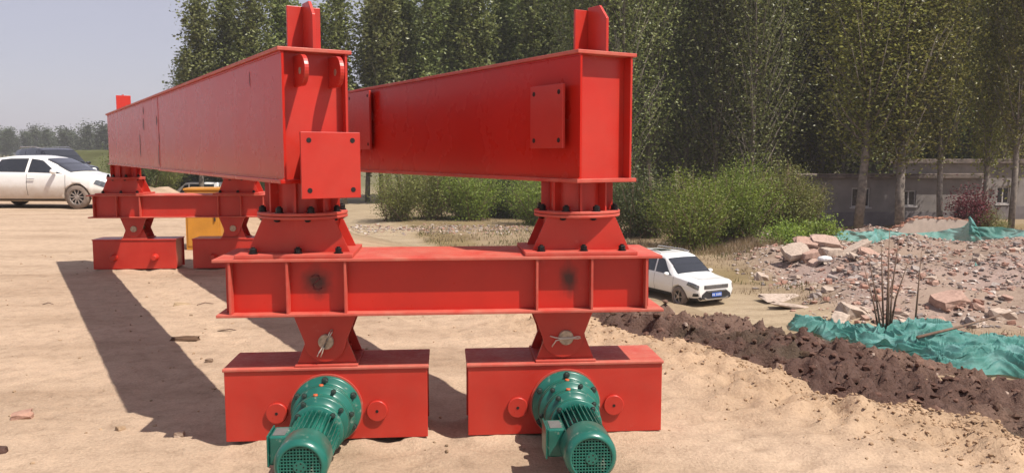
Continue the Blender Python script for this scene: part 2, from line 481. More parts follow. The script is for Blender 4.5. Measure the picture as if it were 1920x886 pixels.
# ---- dark wet soil tipped along the platform edge
rr = np.concatenate([np.arange(0.2, 11.0, 0.03), np.arange(11.0, 30, 0.12)])
ss = np.arange(-0.12, 4.3, 0.035)
RR, SS = np.meshgrid(rr, ss)
wob = 0.16 * fbm(RR * 0.9, RR * 0 + 3.3, 3) + 0.10 * fbm(RR * 3.1, RR * 0 + 8.1, 2) - 0.26 * np.exp(-((RR - 3.3) / 0.33) ** 2)
TT = EDGE_T + SS + wob
BX = TT * BN[0] + RR * BD[0]; BY = TT * BN[1] + RR * BD[1]
crest = 3.05 + 0.75 * fbm(RR * 0.8, RR * 0 + 5.2, 3)
base = np.interp(SS, [-0.12, 0.1, 0.5, 1.5, 3.0, 3.6, 4.3], [-0.12, -0.07, -0.09, -0.25, -0.58, -0.80, -1.5])
lump = 0.09 * fbm(RR * 1.3, SS * 1.3, 3) + 0.12 * np.abs(fbm(RR * 3.2 + 4, SS * 3.2, 4)) + 0.085 * fbm(RR * 9, SS * 9, 3) + 0.06 * np.abs(fbm(RR * 17, SS * 17, 2))
fall = sstep(0, 1, (SS - crest) / 0.7)
base = base - 0.22 * sstep(5.5, 9.0, RR)
BZ = base + lump * sstep(-0.05, 0.5, SS) * 1.15 - fall * 0.9 - 0.02
pur = np.array([0.105, 0.060, 0.047]); pur2 = np.array([0.165, 0.103, 0.078]); pgr = np.array([0.075, 0.058, 0.038])
kk = sstep(-0.3, 0.4, fbm(RR * 0.9, SS * 0.9, 4))[..., None]; kg = sstep(0.15, 0.5, fbm(RR * 1.6 + 40, SS * 1.6, 3))[..., None] * 0.7
balb = (pur * (1 - kk) + pur2 * kk); balb = balb * (1 - kg) + pgr * kg
me = grid_mesh('soil_bank', BX, BY, BZ, albedo=balb)
M_SOIL = attr_mat('dark_soil', 0.85, 45, 0.9, 0.03, 0.25)
me.materials.append(M_SOIL)
tag(link(bpy.data.objects.new('soil_bank', me)), 'dark brown wet soil tipped in a long bank along the sandy edge', 'soil', kind='stuff')
def bank_z(x, y):
    T = x * BN[0] + y * BN[1]; r = x * BD[0] + y * BD[1]
    s, _ = edge_s(np.array([x]), np.array([y])); s = float(s[0])
    i = int(np.clip(np.searchsorted(rr, r), 1, len(rr) - 1)); j = int(np.clip(round((s + 0.12) / 0.035), 0, len(ss) - 1))
    return float(BZ[j, i])

# ---- lumps: many little clods as one mesh
ICO = None
def lump_cloud(name, pts, sizes, m, albs, flat=0.75, jitter=0.28):
    base_v = np.array([(0, 0, -1), (0.72, -0.53, -0.45), (-0.28, -0.85, -0.45), (-0.89, 0, -0.45), (-0.28, 0.85, -0.45), (0.72, 0.53, -0.45),
                       (0.28, -0.85, 0.45), (-0.72, -0.53, 0.45), (-0.72, 0.53, 0.45), (0.28, 0.85, 0.45), (0.89, 0, 0.45), (0, 0, 1)])
    tri = np.array([(0, 1, 2), (1, 0, 5), (0, 2, 3), (0, 3, 4), (0, 4, 5), (1, 5, 10), (2, 1, 6), (3, 2, 7), (4, 3, 8), (5, 4, 9),
                    (1, 10, 6), (2, 6, 7), (3, 7, 8), (4, 8, 9), (5, 9, 10), (6, 10, 11), (7, 6, 11), (8, 7, 11), (9, 8, 11), (10, 9, 11)])
    n = len(pts)
    v = base_v[None] * (1 + jitter * rng.standard_normal((n, 12, 1)).clip(-1.5, 1.5))
    sc = np.stack([rng.uniform(0.7, 1.3, n), rng.uniform(0.7, 1.3, n), np.full(n, flat) * rng.uniform(0.7, 1.2, n)], -1)
    v = v * sc[:, None]
    a = rng.uniform(0, 6.283, n); ca, sa = np.cos(a)[:, None], np.sin(a)[:, None]
    v = np.stack([v[..., 0] * ca - v[..., 1] * sa, v[..., 0] * sa + v[..., 1] * ca, v[..., 2]], -1)
    v = v * np.asarray(sizes)[:, None, None] + np.asarray(pts)[:, None]
    q = (tri[None] + 12 * np.arange(n)[:, None, None]).reshape(-1, 3)
    me = np_mesh(name, v.reshape(-1, 3), q, np.repeat(np.asarray(albs), 12, 0), False)
    me.materials.append(m)
    return link(bpy.data.objects.new(name, me))
M_CLOD = attr_mat('clod', 0.95, 60, 0.4, 0.01, 0.1)
# dark clods
n = 9000
r0 = rng.uniform(1.2, 13, n); s0 = rng.uniform(0.12, 3.4, n)
i = np.clip(np.searchsorted(rr, r0), 1, len(rr) - 1); j = np.clip(np.round((s0 + 0.12) / 0.035).astype(int), 0, len(ss) - 1)
sz = 0.006 + 0.030 * rng.random(n) ** 4
pts = np.stack([BX[j, i], BY[j, i], BZ[j, i] + sz * 0.3], -1)
ac = balb[j, i] * rng.uniform(0.65, 1.45, (n, 1))
pale = rng.random(n) < 0.02; ac[pale] = np.array([0.42, 0.33, 0.27])
tag(lump_cloud('soil_clods', pts, sz, M_CLOD, ac), 'loose dark clods scattered over the soil bank', 'clods', kind='stuff')
# sandy crumbs along the edge
n = 7000
r0 = np.concatenate([rng.uniform(1.6, 9.5, 5000), rng.uniform(1.6, 3.2, 2000)]); s0 = -np.abs(rng.normal(0.0, 0.38, n)) + 0.18
w0 = 0.16 * fbm(r0 * 0.9, r0 * 0 + 3.3, 3) + 0.10 * fbm(r0 * 3.1, r0 * 0 + 8.1, 2) - 0.26 * np.exp(-((r0 - 3.3) / 0.33) ** 2)
t0 = EDGE_T + s0 + w0
px, py = t0 * BN[0] + r0 * BD[0], t0 * BN[1] + r0 * BD[1]
sz = 0.003 + 0.012 * rng.random(n) ** 5
pts = np.stack([px, py, ground_z(px, py) + sz * 0.25], -1)
tag(lump_cloud('sand_clods', pts, sz, M_CLOD, np.array([0.41, 0.287, 0.185]) * rng.uniform(0.88, 1.08, (n, 1))), 'crumbled sandy clods lining the platform edge', 'clods', kind='stuff')
# fine pebbles strewn on the sand
n = 1500
px = rng.uniform(-7, 3.2, n); py = rng.uniform(3.4, 13, n)
s_, _ = edge_s(px, py); keep = s_ < -0.2; px, py = px[keep], py[keep]; n = len(px)
sz = 0.003 + 0.012 * rng.random(n) ** 4
pts = np.stack([px, py, ground_z(px, py) + sz * 0.2], -1)
tag(lump_cloud('pebbles', pts, sz, M_CLOD, np.array([0.36, 0.26, 0.17]) * rng.uniform(0.6, 1.2, (n, 1))), 'fine pebbles strewn over the pale sand', 'pebbles', kind='stuff')

# ================================================================== THE CRANE UNDERCARRIAGE
YAW = R(4.586)
TU = np.array([math.cos(YAW), math.sin(YAW)]); TW = np.array([-math.sin(YAW), math.cos(YAW)])
T0 = np.array([-1.466, 4.115])
SPAN = 7.45
def tw(u, w, far=False):
    p = T0 + u * TU + w * TW + (SPAN * BD if far else 0)
    return (float(p[0]), float(p[1]))
# shared bolt meshes
def bolt_mesh(r, h, name='bolt'):
    b = MB(); b.lathe([(r * 1.25, 0), (r * 1.25, h * 0.15)], 10, sm=False)
    b.lathe([(r, h * 0.15), (r, h * 0.75), (r * 0.9, h * 0.8)], 6, sm=False)
    b.lathe([(r * 0.55, h * 0.8), (r * 0.55, h)], 8, sm=False)
    me = b.mesh(name); me.materials.append(M_BLACK); return me
BOLT = bolt_mesh(0.018, 0.034)
M_BOLTG = mat('dusty_motor_bolt', (0.045, 0.07, 0.06), 0.5, 0.4, 0.4, 50)
BOLT_S = bolt_mesh(0.0105, 0.022); BOLT_S.materials[0] = M_BOLTG
HOLE_D = MB().lathe([(0.0125, -0.0015), (0.0125, 0.0015)], 14, sm=False).mesh('bolt_hole'); HOLE_D.materials.append(M_HOLE)

def arc(cx, cz, r, a0, a1, n):
    return [(cx + r * math.cos(R(a0 + (a1 - a0) * k / n)), cz + r * math.sin(R(a0 + (a1 - a0) * k / n))) for k in range(n + 1)]

def make_bogie(far):
    """local: x along the carriage, y away, z up; origin on the ground at the middle of the front face"""
    t = empty('wheel_bogie')
    MB().box(-.515, .515, 0, .014, .03, .396).build('front_plate', M_RED, t, 0.003)
    MB().box(-.515, .515, .336, .35, .03, .396).build('rear_plate', M_RED, t, 0.003)
    MB().box(-.522, .522, -.010, .358, .396, .412).build('top_plate', M_REDTOP if not far else M_RED, t, 0.004)
    for s in (-1, 1): MB().box(s * .497, s * .485, .0145, .3355, .032, .3955).build('end_plate', M_RED, t, 0.002)
    MB().box(-.484, .484, .03, .32, .06, .075).build('floor_plate', M_WHEEL, t)
    for s in (-1, 1):
        c = s * .255
        wh = MB().lathe([(.10, .10), (.155, .105), (.155, .12), (.135, .125), (.135, .225), (.155, .23), (.155, .245), (.10, .25)], 28, 'y', M=Matrix.Translation((c, 0, .157))).build('wheel', M_WHEEL, t)
        if not far:
            hb = MB().lathe([(.052, -.018), (.054, -.015), (.054, 0)], 32, 'y', M=Matrix.Translation((c, 0, .178))).build('axle_cap', M_RED, t, 0.002)
            MB().lathe([(.008, -.0195), (.008, -.0175)], 10, 'y', M=Matrix.Translation((c, 0, .178))).build('grease_hole', M_HOLE, hb)
        else:
            hb = MB().lathe([(.030, -.075), (.038, -.06), (.042, -.02), (.05, 0)], 20, 'y', M=Matrix.Translation((c, 0, .178))).build('axle_cap', M_RED, t, 0.002)
    # pin bracket on the top plate
    MB().box(-.160, .160, .0, .35, .4125, .424).build('bracket_base', M_REDROUGH, t, 0.003)
    low = [(-.152, .4245), (.152, .4245), (.107, .54)] + arc(0, .54, .107, 0, 180, 8)[1:-1] + [(-.107, .54)]
    MB().prism(low, .032, .048).build('bracket_plate', M_RED, t, 0.002)
    MB().prism(low, .302, .318).build('bracket_plate', M_RED, t, 0.002)
    MB().box(-.095, .095, .0485, .3015, .4245, .47).build('bracket_web', M_RED, t, 0.002)
    pin = MB().lathe([(.036, -.008), (.040, -.003), (.040, .36)], 24, 'y', M=Matrix.Translation((0, 0, .543))).build('pivot_pin', M_PIN, t)
    return t, pin
def cotter(pin, ang, spread):
    """split wire through the pin head: an eye on one side, two bent legs on the other"""
    c, s = math.cos(ang), math.sin(ang)
    def P(a, o): return (a * c - o * s, -.012, .543 + a * s + o * c)
    b = MB()
    b.tube([P(-.085, .004 + spread), P(-.06, .006), P(-.03, .001), P(.03, .001), P(.058, .006), P(.072, .004), P(.075, -.003), P(.06, -.006), P(.036, -.003), P(-.03, -.004), P(-.055, -.010), P(-.078, -.012 - spread * 2.5)], .0036, 6)
    b.build('split_wire', M_WIRE, pin)

def make_carriage(far):
    """local: origin T0 of the truck, same axes"""
    t = empty('carriage_girder')
    W0, W1 = -.08, .43
    MB().box(-.020, 2.240, W0, W1, .965, .981).build('top_flange', M_REDTOP, t, 0.003)
    MB().box(-.008, 2.252, W0, W1, .689, .704).build('bottom_flange', M_REDTOP, t, 0.003)
    MB().box(.040, 2.175, -.015, -.003, .7045, .9645).build('web', M_REDWEB if not far else M_RED, t)
    MB().box(.040, 2.175, .353, .365, .7045, .9645).build('web', M_RED, t)
    for x in (.027, 2.176): MB().box(x, x + .012, -.0025, .3525, .7045, .9645).build('end_plate', M_RED, t)
    for x in (.061, .341, .627, 1.594, 1.877, 2.161):
        MB().box(x - .006, x + .006, W0 + .006, -.0155, .7045, .9645).build('stiffener', M_REDROUGH, t, 0.002)
        MB().box(x - .006, x + .006, .3655, W1 - .006, .7045, .9645).build('stiffener', M_RED, t, 0.002)
    for uc in (.511, 1.740):
        up = [(-.162, .6885), (.162, .6885), (.107, .543)] + arc(0, .543, .107, 0, -180, 10)[1:-1] + [(-.107, .543)]
        up = [(x + uc, z) for x, z in up]
        MB().prism(up, .012, .0305).build('hanger_plate', M_RED, t, 0.002)
        MB().prism(up, .3195, .338).build('hanger_plate', M_RED, t, 0.002)
        MB().box(uc - .1, uc + .1, .031, .319, .652, .6885).build('hanger_web', M_RED, t)
    for uc in (.387, 1.834):
        p = MB()
        tz = [(-.255, 1.002), (.255, 1.002), (.180, 1.171), (-.180, 1.171)]
        for w in (.025, .311): p.prism([(x + uc, z) for x, z in tz], w, w + .014)
        p.lathe([(.152, 1.002), (.152, 1.171)], 28, M=Matrix.Translation((uc, .175, 0)), close=False)
        for sx in (-1, 1):
            p.prism([(.0395, 1.002), (.3105, 1.002), (.3105, 1.171), (.0395, 1.171)], uc + sx * .155, uc + sx * .167, 'x')
        ped = p.build('pedestal', M_RED, t, 0.0015)
        MB().box(uc - .302, uc + .280, -.066, .405, .9815, 1.002).build('base_plate', M_REDROUGH, ped, 0.004)
        MB().lathe([(.227, 1.1715), (.230, 1.175), (.230, 1.183), (.227, 1.186)], 48, M=Matrix.Translation((uc, .175, 0)), sm=False).build('flange_ring', M_REDROUGH, ped)
        for x, w in ((-.215, -.030), (.005, -.030), (.205, -.030), (-.215, .375), (.005, .375), (.205, .375)):
            inst('bolt', BOLT, ped, (uc + x, w, 1.002), (0, 0, random.random()))
        for k in range(8):
            an = 2 * math.pi * (k + .35) / 8
            inst('nut', BOLT, ped, (uc + .203 * math.cos(an), .175 + .203 * math.sin(an), 1.1715), (math.pi, 0, an), (.9, .9, .4))
    return t

for far in (False, True):
    t = make_carriage(far)
    x, y = tw(0, 0, far); t.location = (x, y, 0); t.rotation_euler = (0, 0, YAW)
    tag(t, 'red carriage girder in front with two dark smudges on its web' if not far else 'far red carriage girder in half shade near the white sedan', 'steel girder', 'carriage girders', 'thing')
    if not far:
        b = MB(); pts = [(.440, .885), (.455, .895), (.478, .891), (.482, .876), (.462, .861), (.448, .845), (.452, .826), (.475, .818), (.492, .831)]
        b.tube([(x_ + .012, -.0165, z_ - .005) for x_, z_ in pts], .0042, 5)
        b.build('sprayed_numeral', mat('faded_numeral', (0.16, 0.03, 0.03), 0.7), t)
    for uc in (.515, 1.755):
        bt, pin = make_bogie(far)
        x, y = tw(uc, 0, far); bt.location = (x, y, 0); bt.rotation_euler = (0, 0, YAW)
        left = uc < 1
        if not far:
            cotter(pin, R(62) if left else R(2), .0 if left else .012)
            tag(bt, 'red wheel bogie at the front left, its top wholly in shadow' if left else 'red wheel bogie at the front right with sunlit top corner', 'wheel bogie', 'wheel bogies')
        else:
            tag(bt, 'far red wheel bogie without motor, nearest the white sedan' if left else 'far red wheel bogie in front of the yellow cabinet', 'wheel bogie', 'wheel bogies')

# ---- gear motors on the front bogies
def make_motor(name, label, loc, rz, roll):
    t = empty(name, loc, rz, label, 'gear motor', 'green gear motors')
    MB().lathe([(.184, -.001), (.186, -.004), (.186, -.014)], 48, 'y', sm=False).build('mounting_ring', M_REDROUGH, t)
    MB().lathe([(.177, -.0145), (.179, -.020), (.179, -.036), (.174, -.042), (.150, -.046), (.143, -.058), (.143, -.092), (.150, -.0955)], 48, 'y').build('output_flange', M_GREEN, t)
    MB().lathe([(.152, -.096), (.156, -.101), (.156, -.118), (.150, -.120), (.150, -.124), (.156, -.126), (.156, -.146), (.152, -.151), (.128, -.154), (.122, -.17), (.122, -.209)], 48, 'y').build('gear_housing', M_GREEN, t)
    MB().lathe([(.136, -.2095), (.140, -.214), (.140, -.230), (.135, -.233), (.135, -.237), (.140, -.239), (.140, -.258), (.135, -.263), (.112, -.267), (.104, -.29), (.100, -.3445)], 44, 'y').build('input_housing', M_GREEN, t)
    MB().lathe([(.126, -.345), (.128, -.350), (.128, -.366), (.124, -.370), (.098, -.372)], 40, 'y').build('motor_flange', M_GREEN, t)
    MB().lathe([(.086, -.3725), (.086, -.645)], 32, 'y').build('motor_body', M_GREEN, t)
    fin = MB().box(.084, .113, -.630, -.378, -.0022, .0022).mesh('cooling_fin'); fin.materials.append(M_GREEN)
    for k in range(30):
        an = 2 * math.pi * k / 30
        if 150 < math.degrees(an) < 212: continue
        inst('cooling_fin', fin, t, (0, 0, 0), (0, an, 0))
    MB().lathe([(.113, -.635), (.115, -.640), (.115, -.765), (.111, -.787), (.098, -.803), (.088, -.806), (.087, -.799)], 44, 'y', close=False).build('fan_cover', M_GREEN, t)
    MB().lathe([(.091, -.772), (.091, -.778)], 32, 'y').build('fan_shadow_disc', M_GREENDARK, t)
    g = MB(); st = .0135
    for k in range(-6, 7):
        x = k * st; L = math.sqrt(max(0, .0905 ** 2 - x * x))
        g.box(x - .0023, x + .0023, -.8025, -.7995, -L, L)
        g.box(-L, L, -.8030, -.8000, x - .0023, x + .0023)
    g.build('fan_grille', M_GREEN, t)
    hubp = MB().lathe([(.026, -.7995), (.026, -.8065)], 20, 'y', sm=False).build('grille_hub', M_GREEN, t)
    for k in range(5):
        an = 2 * math.pi * k / 5
        MB().lathe([(.0035, -.8062), (.0035, -.8072)], 8, 'y', M=Matrix.Translation((.016 * math.cos(an), 0, .016 * math.sin(an)))).build('screw_hole', M_HOLE, hubp)
    # terminal box on the left flank
    tb = MB().box(-.168, -.084, -.605, -.465, -.065, .066).build('terminal_box', M_GREEN, t, 0.008)
    MB().box(-.177, -.1685, -.611, -.459, -.071, .072).build('box_lid', M_GREEN, tb, 0.003)
    MB().box(-.155, -.10, -.590, -.490, .0665, .0685).build('name_plate', M_PLATE, tb)
    for R_, y, nn, off in ((.163, -.042, 6, .52), (.144, -.151, 6, .12), (.128, -.263, 4, .6), (.115, -.370, 4, .785)):
        for k in range(nn):
            an = 2 * math.pi * k / nn + off
            inst('bolt', BOLT_S if R_ < .16 else BOLT_L, t, (R_ * math.cos(an), y, R_ * math.sin(an)), (math.pi / 2, 0, 0))
    for an, y, rr_ in ((R(93), -.122, .150), (R(98), -.235, .135)):
        MB().lathe([(.011, 0), (.011, .012)], 8, 'z', M=Matrix.Translation((rr_ * math.cos(an), y, rr_ * math.sin(an)))).build('filler_plug', M_TAG, t)
    return t
BOLT_L = bolt_mesh(0.0135, 0.03); BOLT_L.materials[0] = M_BOLTG
for uc, z, lab in ((.513, .193, 'scratched green gear motor bolted to the left front bogie'), (1.752, .193, 'green gear motor with round mesh fan cover on the right front bogie')):
    x, y = tw(uc, 0); make_motor('gear_motor', lab, (x, y, z), YAW, 0)

# ---- the two long box beams lying across both carriages
def make_box_beam(left):
    """local: x to the right of the beam, y along it away from the camera, origin below the near pedestal"""
    t = empty('box_girder')
    y0, y1 = -.25, SPAN + .22
    MB().box(-.185, .187, y0 - .008, y1, 1.991, 2.010).build('top_flange', M_REDTOP, t, 0.003)
    if left:
        MB().box(-.185, .187, y0 - .004, 3.52, 1.354, 1.374).build('bottom_flange', M_REDSIDE, t, 0.003)
        MB().box(-.183, .185, 3.523, y1, 1.360, 1.374).build('bottom_flange', M_REDSIDE, t, 0.003)
    else:
        MB().box(-.185, .195, y0 - .008, y1, 1.354, 1.374).build('bottom_flange', M_REDROUGH, t, 0.003)
    MB().box(-.165, -.153, y0, 3.526 if left else y1, 1.3745, 1.9905).build('side_plate', M_REDSIDE, t)
    if left:
        MB().box(-.165, -.153, 3.530, y1, 1.3745, 1.9905).build('side_plate', M_REDSIDE, t)
        b = MB().box(-.1675, -.1645, 3.519, 3.537, 1.3745, 1.9905); b.build('weld_seam', M_REDSIDE, t)
        # dark runs of touch-up paint
        for s_, z0, z1, w_ in ((4.70, 1.47, 1.70, .05), (4.40, 1.72, 1.84, .07), (3.55, 1.39, 1.58, .045), (3.60, 1.74, 1.83, .05), (4.38, 1.87, 1.95, .05), (3.50, 1.60, 1.68, .03), (.35, 1.86, 1.94, .012)):
            MB().prism([(s_, z0), (s_ + w_, z0 + .03), (s_ + w_ * .8, z1 - .02), (s_ + w_ * .3, z1), (s_ - w_ * .2, z1 - .04)], -.1665, -.1650, 'x').build('touch_up_streak', mat('dark_touch_up', (0.10, 0.010, 0.012), 0.5), t)
    MB().box(.153, .165, y0, y1, 1.3745, 1.9905).build('side_plate', M_RED, t)
    for ye in (y0 + .055, y1 - .07): MB().box(-.1525, .1525, ye, ye + .012, 1.3745, 1.9905).build('end_plate', M_RED, t)
    # weld fillets along the flanges, fine beads
    for z in (1.3785, 1.9865): MB().box(-.171, -.165, y0, y1, z - .004, z + .004).build('weld_bead', M_REDSIDE, t)
    # T-shaped posts on top
    for ye, s in ((-.085, -1), (SPAN - .10, 1)):
        po = MB().box(-.085, .085, ye - .008, ye + .008, 2.0105, 2.232).build('post', M_RED, t, 0.002)
        g = [(ye + s * .0085, 2.0105), (ye + s * .165, 2.0105), (ye + s * .165, 2.175), (ye + s * .105, 2.245), (ye + s * .0085, 2.245)]
        MB().prism(g, -.008, .008, 'x').build('post_gusset', M_RED, po, 0.002)
    # support drum and bolted ring above each pedestal
    for ye in (0, SPAN):
        p = MB().lathe([(.148, 1.2045), (.148, 1.3535)], 32, M=Matrix.Translation((0, ye, 0)), close=False)
        for k in range(8):
            an = 2 * math.pi * k / 8 + .28
            p.box(.148, .192, -.006, .006, 1.2045, 1.3535, M=Matrix.Translation((0, ye, 0)) @ Matrix.Rotation(an, 4, 'Z'))
        d = p.build('support_drum', M_RED, t, 0.0)
        MB().lathe([(.227, 1.1885), (.230, 1.192), (.230, 1.201), (.227, 1.204)], 48, M=Matrix.Translation((0, ye, 0)), sm=False).build('flange_ring', M_REDROUGH, d)
        for k in range(8):
            an = 2 * math.pi * (k + .5) / 8 + .28
            inst('bolt', BOLT, d, (.205 * math.cos(an), ye + .205 * math.sin(an), 1.204), (0, 0, an))
    def pad(b_axis, c0, c1, z0, z1, at, th, name='joint_plate'):
        if b_axis == 'x':  # plate lies along the beam side, normal -x
            o = MB().box(at - th, at, c0, c1, z0, z1).build(name, M_RED, t, 0.002)
            for yy in (c0 + .035, c1 - .035):
                for zz in (z0 + .04, z1 - .04): inst('bolt_hole', HOLE_D, o, (at - th, yy, zz), (0, math.pi / 2, 0))
        else:
            o = MB().box(c0, c1, at - th, at, z0, z1).build(name, M_RED, t, 0.002)
            for xx in (c0 + .04, c1 - .04):
                for zz in (z0 + .04, z1 - .04): inst('bolt_hole', HOLE_D, o, (xx, at - th, zz), (math.pi / 2, 0, 0))
        return o
    if left:
        pad('y', -.112, .187, 1.283, 1.604, -.335, .016)
        MB().box(-.05, .13, -.3345, -.1955, 1.40, 1.56).build('joint_stub', M_RED, t, 0.002)
        for x in (-.080, .095):   # lifting lugs on the near end, below the top flange
            pl = [(-.1955, 1.972)] + [(-.300 - .074 * math.sin(R(a)), 1.898 + .074 * math.cos(R(a))) for a in range(0, 181, 12)] + [(-.1955, 1.824)]
            lg = MB().prism(pl, x - .011, x + .011, 'x').build('lifting_lug', M_RED, t, 0.002)
            for dx in (-.0115, .0115):
                MB().lathe([(.017, -.001), (.017, .001)], 16, 'x', M=Matrix.Translation((x + dx, -.300, 1.895))).build('lug_hole', M_HOLE if dx > 0 else M_PIN, lg)
    else:
        pad('x', -.165, .135, 1.528, 1.85, -.195, .016)
        MB().box(-.1945, -.1655, -.10, .10, 1.58, 1.81).build('joint_stub', M_RED, t, 0.002)
        pad('x', 2.42, 2.88, 1.533, 1.982, -.195, .016)
        MB().box(-.1945, -.1655, 2.48, 2.82, 1.58, 1.94).build('joint_stub', M_RED, t, 0.002)
    return t
for left, uc in ((True, .387), (False, 1.834)):
    b = make_box_beam(left)
    x, y = tw(uc, .175); b.location = (x, y, 0); b.rotation_euler = (0, 0, TH)
    tag(b, 'long glossy red box girder on the left with two lifting lugs' if left else 'long red box girder on the right with open sunlit end', 'box girder', 'long box girders', 'thing')

# ================================================================== VEGETATION
def leaf_mesh(name, P, size, m, aspect=0.62, up=0.35, normals=None):
    """diamond leaves, slightly folded: two triangles each"""
    n = len(P)
    d = rng.standard_normal((n, 3)); d[:, 2] = np.abs(d[:, 2]) * 0.6 + up * rng.standard_normal(n)
    d /= np.linalg.norm(d, axis=1)[:, None]
    q = rng.standard_normal((n, 3)); w = np.cross(d, q); w /= np.linalg.norm(w, axis=1)[:, None] + 1e-9
    nn = np.cross(d, w)
    s = (size * rng.uniform(0.6, 1.3, n))[:, None]
    v0 = P - d * s * 0.5; v2 = P + d * s * 0.5
    v1 = P + w * s * aspect * 0.5 + nn * s * 0.10; v3 = P - w * s * aspect * 0.5 + nn * s * 0.10
    co = np.stack([v0, v1, v2, v3], 1).reshape(-1, 3)
    q4 = np.arange(4 * n).reshape(n, 4)
    me = np_mesh(name, co, q4, None, False, np.repeat(rng.random(n), 4))
    me.materials.append(m)
    return me
def poplar(seed, H=18.0, base=3.0, rad=1.5, nb=110, leaves=7500, leaf=0.29, spread=0.34, bare=0.0):
    """a columnar tree: returns (trunk mesh, crown mesh)"""
    g = np.random.default_rng(seed)
    t = MB()
    lean = g.normal(0, 0.012, 2); wob = g.normal(0, 0.10, (9, 2)); wob[0] = 0
    hs = np.linspace(0, H, 9)
    axis = np.stack([lean[0] * hs + np.cumsum(wob[:, 0]) * 0.5, lean[1] * hs + np.cumsum(wob[:, 1]) * 0.5, hs], 1)
    t.tube([tuple(p) for p in axis], [0.20 * (1 - h / H) ** 0.9 + 0.012 for h in hs], 8)
    def ax(h): return np.array([np.interp(h, hs, axis[:, k]) for k in range(3)])
    pts = []
    for k in range(nb):
        f = (k + g.random()) / nb
        h = base + (H - 0.4 - base) * f
        prof = np.interp(f, [0, .08, .25, .55, .8, .95, 1], [.45, .75, 1.0, .9, .62, .3, .12]) * rad * g.uniform(0.6, 1.25)
        az = k * 2.39996 + g.normal(0, .3)
        tilt = R(g.uniform(28, 48)) * (1 - 0.3 * f)
        L = prof / math.sin(tilt); L = min(L, 4.2)
        d = np.array([math.cos(az) * math.sin(tilt), math.sin(az) * math.sin(tilt), math.cos(tilt)])
        a = ax(h); b = a + d * L * 0.55; c = a + d * L + np.array([0, 0, 0.18 * L])
        c[2] = min(c[2], H + 0.6)
        if k % 2 == 0 or leaf < .25: t.tube([tuple(a), tuple(b), tuple(c)], [0.035 * (1 - f) + 0.012, 0.022 * (1 - f) + 0.008, 0.004], 4)
        m = int(leaves / nb * g.uniform(0.5, 1.6) * (0.45 + prof / rad))
        if g.random() < bare: continue
        s = g.random(m) ** 0.75
        p = np.where(s[:, None] < .55, a + (b - a) * (s / .55)[:, None], b + (c - b) * ((s - .55) / .45)[:, None])
        p = p + g.normal(0, spread, (m, 3)) * (0.55 + 0.6 * s[:, None]) * np.array([1, 1, 1.25])
        pts.append(p)
    P = np.concatenate(pts)
    tm = t.mesh('trunk', fix=False); tm.materials.append(M_BARK)
    return tm, leaf_mesh('crown', P, leaf, LEAF_DARK)
POP = [poplar(101), poplar(102, 17, 2.5, 1.75, 110, 8000), poplar(103, 19, 3.5, 1.4, 120, 7000), poplar(104, 16, 2.0, 1.6, 100, 6800)]
# wood trees: taller clear stem, thin veil of leaves to low down
WOOD = [poplar(201, 20, 2.4, 3.0, 150, 9500, 0.22, 0.62, 0.10), poplar(202, 19, 1.8, 3.3, 160, 9500, 0.22, 0.75, 0.12), poplar(203, 21, 3.4, 2.8, 150, 9000, 0.215, 0.6, 0.12), poplar(204, 20, 1.4, 2.6, 150, 8500, 0.21, 0.7, 0.15)]
def place_tree(name, kinds, x, y, rz, sc, label, group, leafmat=None, bark=None, z=None, cat='tree'):
    tm, cm = kinds
    t = empty(name, (x, y, (gz(x, y) if z is None else z) - 0.05), rz, label, cat, group)
    t.scale = (sc[0], sc[0], sc[1]) if isinstance(sc, tuple) else (sc,) * 3
    a = inst('trunk', tm, t); b = inst('crown', cm, t)
    if leafmat: b.material_slots[0].link = 'OBJECT'; b.material_slots[0].material = leafmat
    if bark: a.material_slots[0].link = 'OBJECT'; a.material_slots[0].material = bark
    return t
# the row of poplars against the sky, left to centre
row = [(352, 75, 0.78, 1), (377, 74, 0.99, 0), (400, 78, 0.92, 3), (428, 77, 1.12, 1), (455, 75, 1.0, 3), (482, 74, 1.10, 2), (527, 77, 1.12, 0), (612, 76, 1.10, 3), (646, 74, 1.02, 2), (688, 78, 1.06, 1), (729, 74, 1.12, 0), (772, 77, 1.14, 1), (818, 74, 1.16, 2),
       (858, 76, 1.16, 3), (905, 74, 1.16, 0), (950, 77, 1.18, 1), (992, 74, 1.20, 2), (1040, 77, 1.14, 0), (1075, 74, 1.20, 1)]
for i, (px_, Y, sc, kd) in enumerate(row):
    p = at_y(px_, 330, Y)
    lab = 'tall columnar poplar in the row behind the red girders'
    if 0 < i < 8: lab = ['','second','third','fourth','fifth','sixth','seventh','eighth'][i] + ' tall poplar from the left in the row behind the girders'
    if i == 0: lab = 'leftmost tall poplar of the row, standing clear against the sky'
    place_tree('poplar_tree', POP[kd], p.x, Y, i * 1.3, (sc * 1.12, sc), lab, 'poplars in the row behind the girders' if i else None)
for i in range(15):
    px_ = 715 + i * 28 + 9 * math.sin(i * 7.1); Y = 84 + 5 * math.sin(i * 3.3); p = at_y(px_, 330, Y)
    place_tree('poplar_tree', POP[i % 4], p.x, Y, i * 2.1, (1.1, 1.10 + 0.10 * math.sin(i * 5)), 'poplar in the second row, half hidden behind the first', 'poplars in the second row')
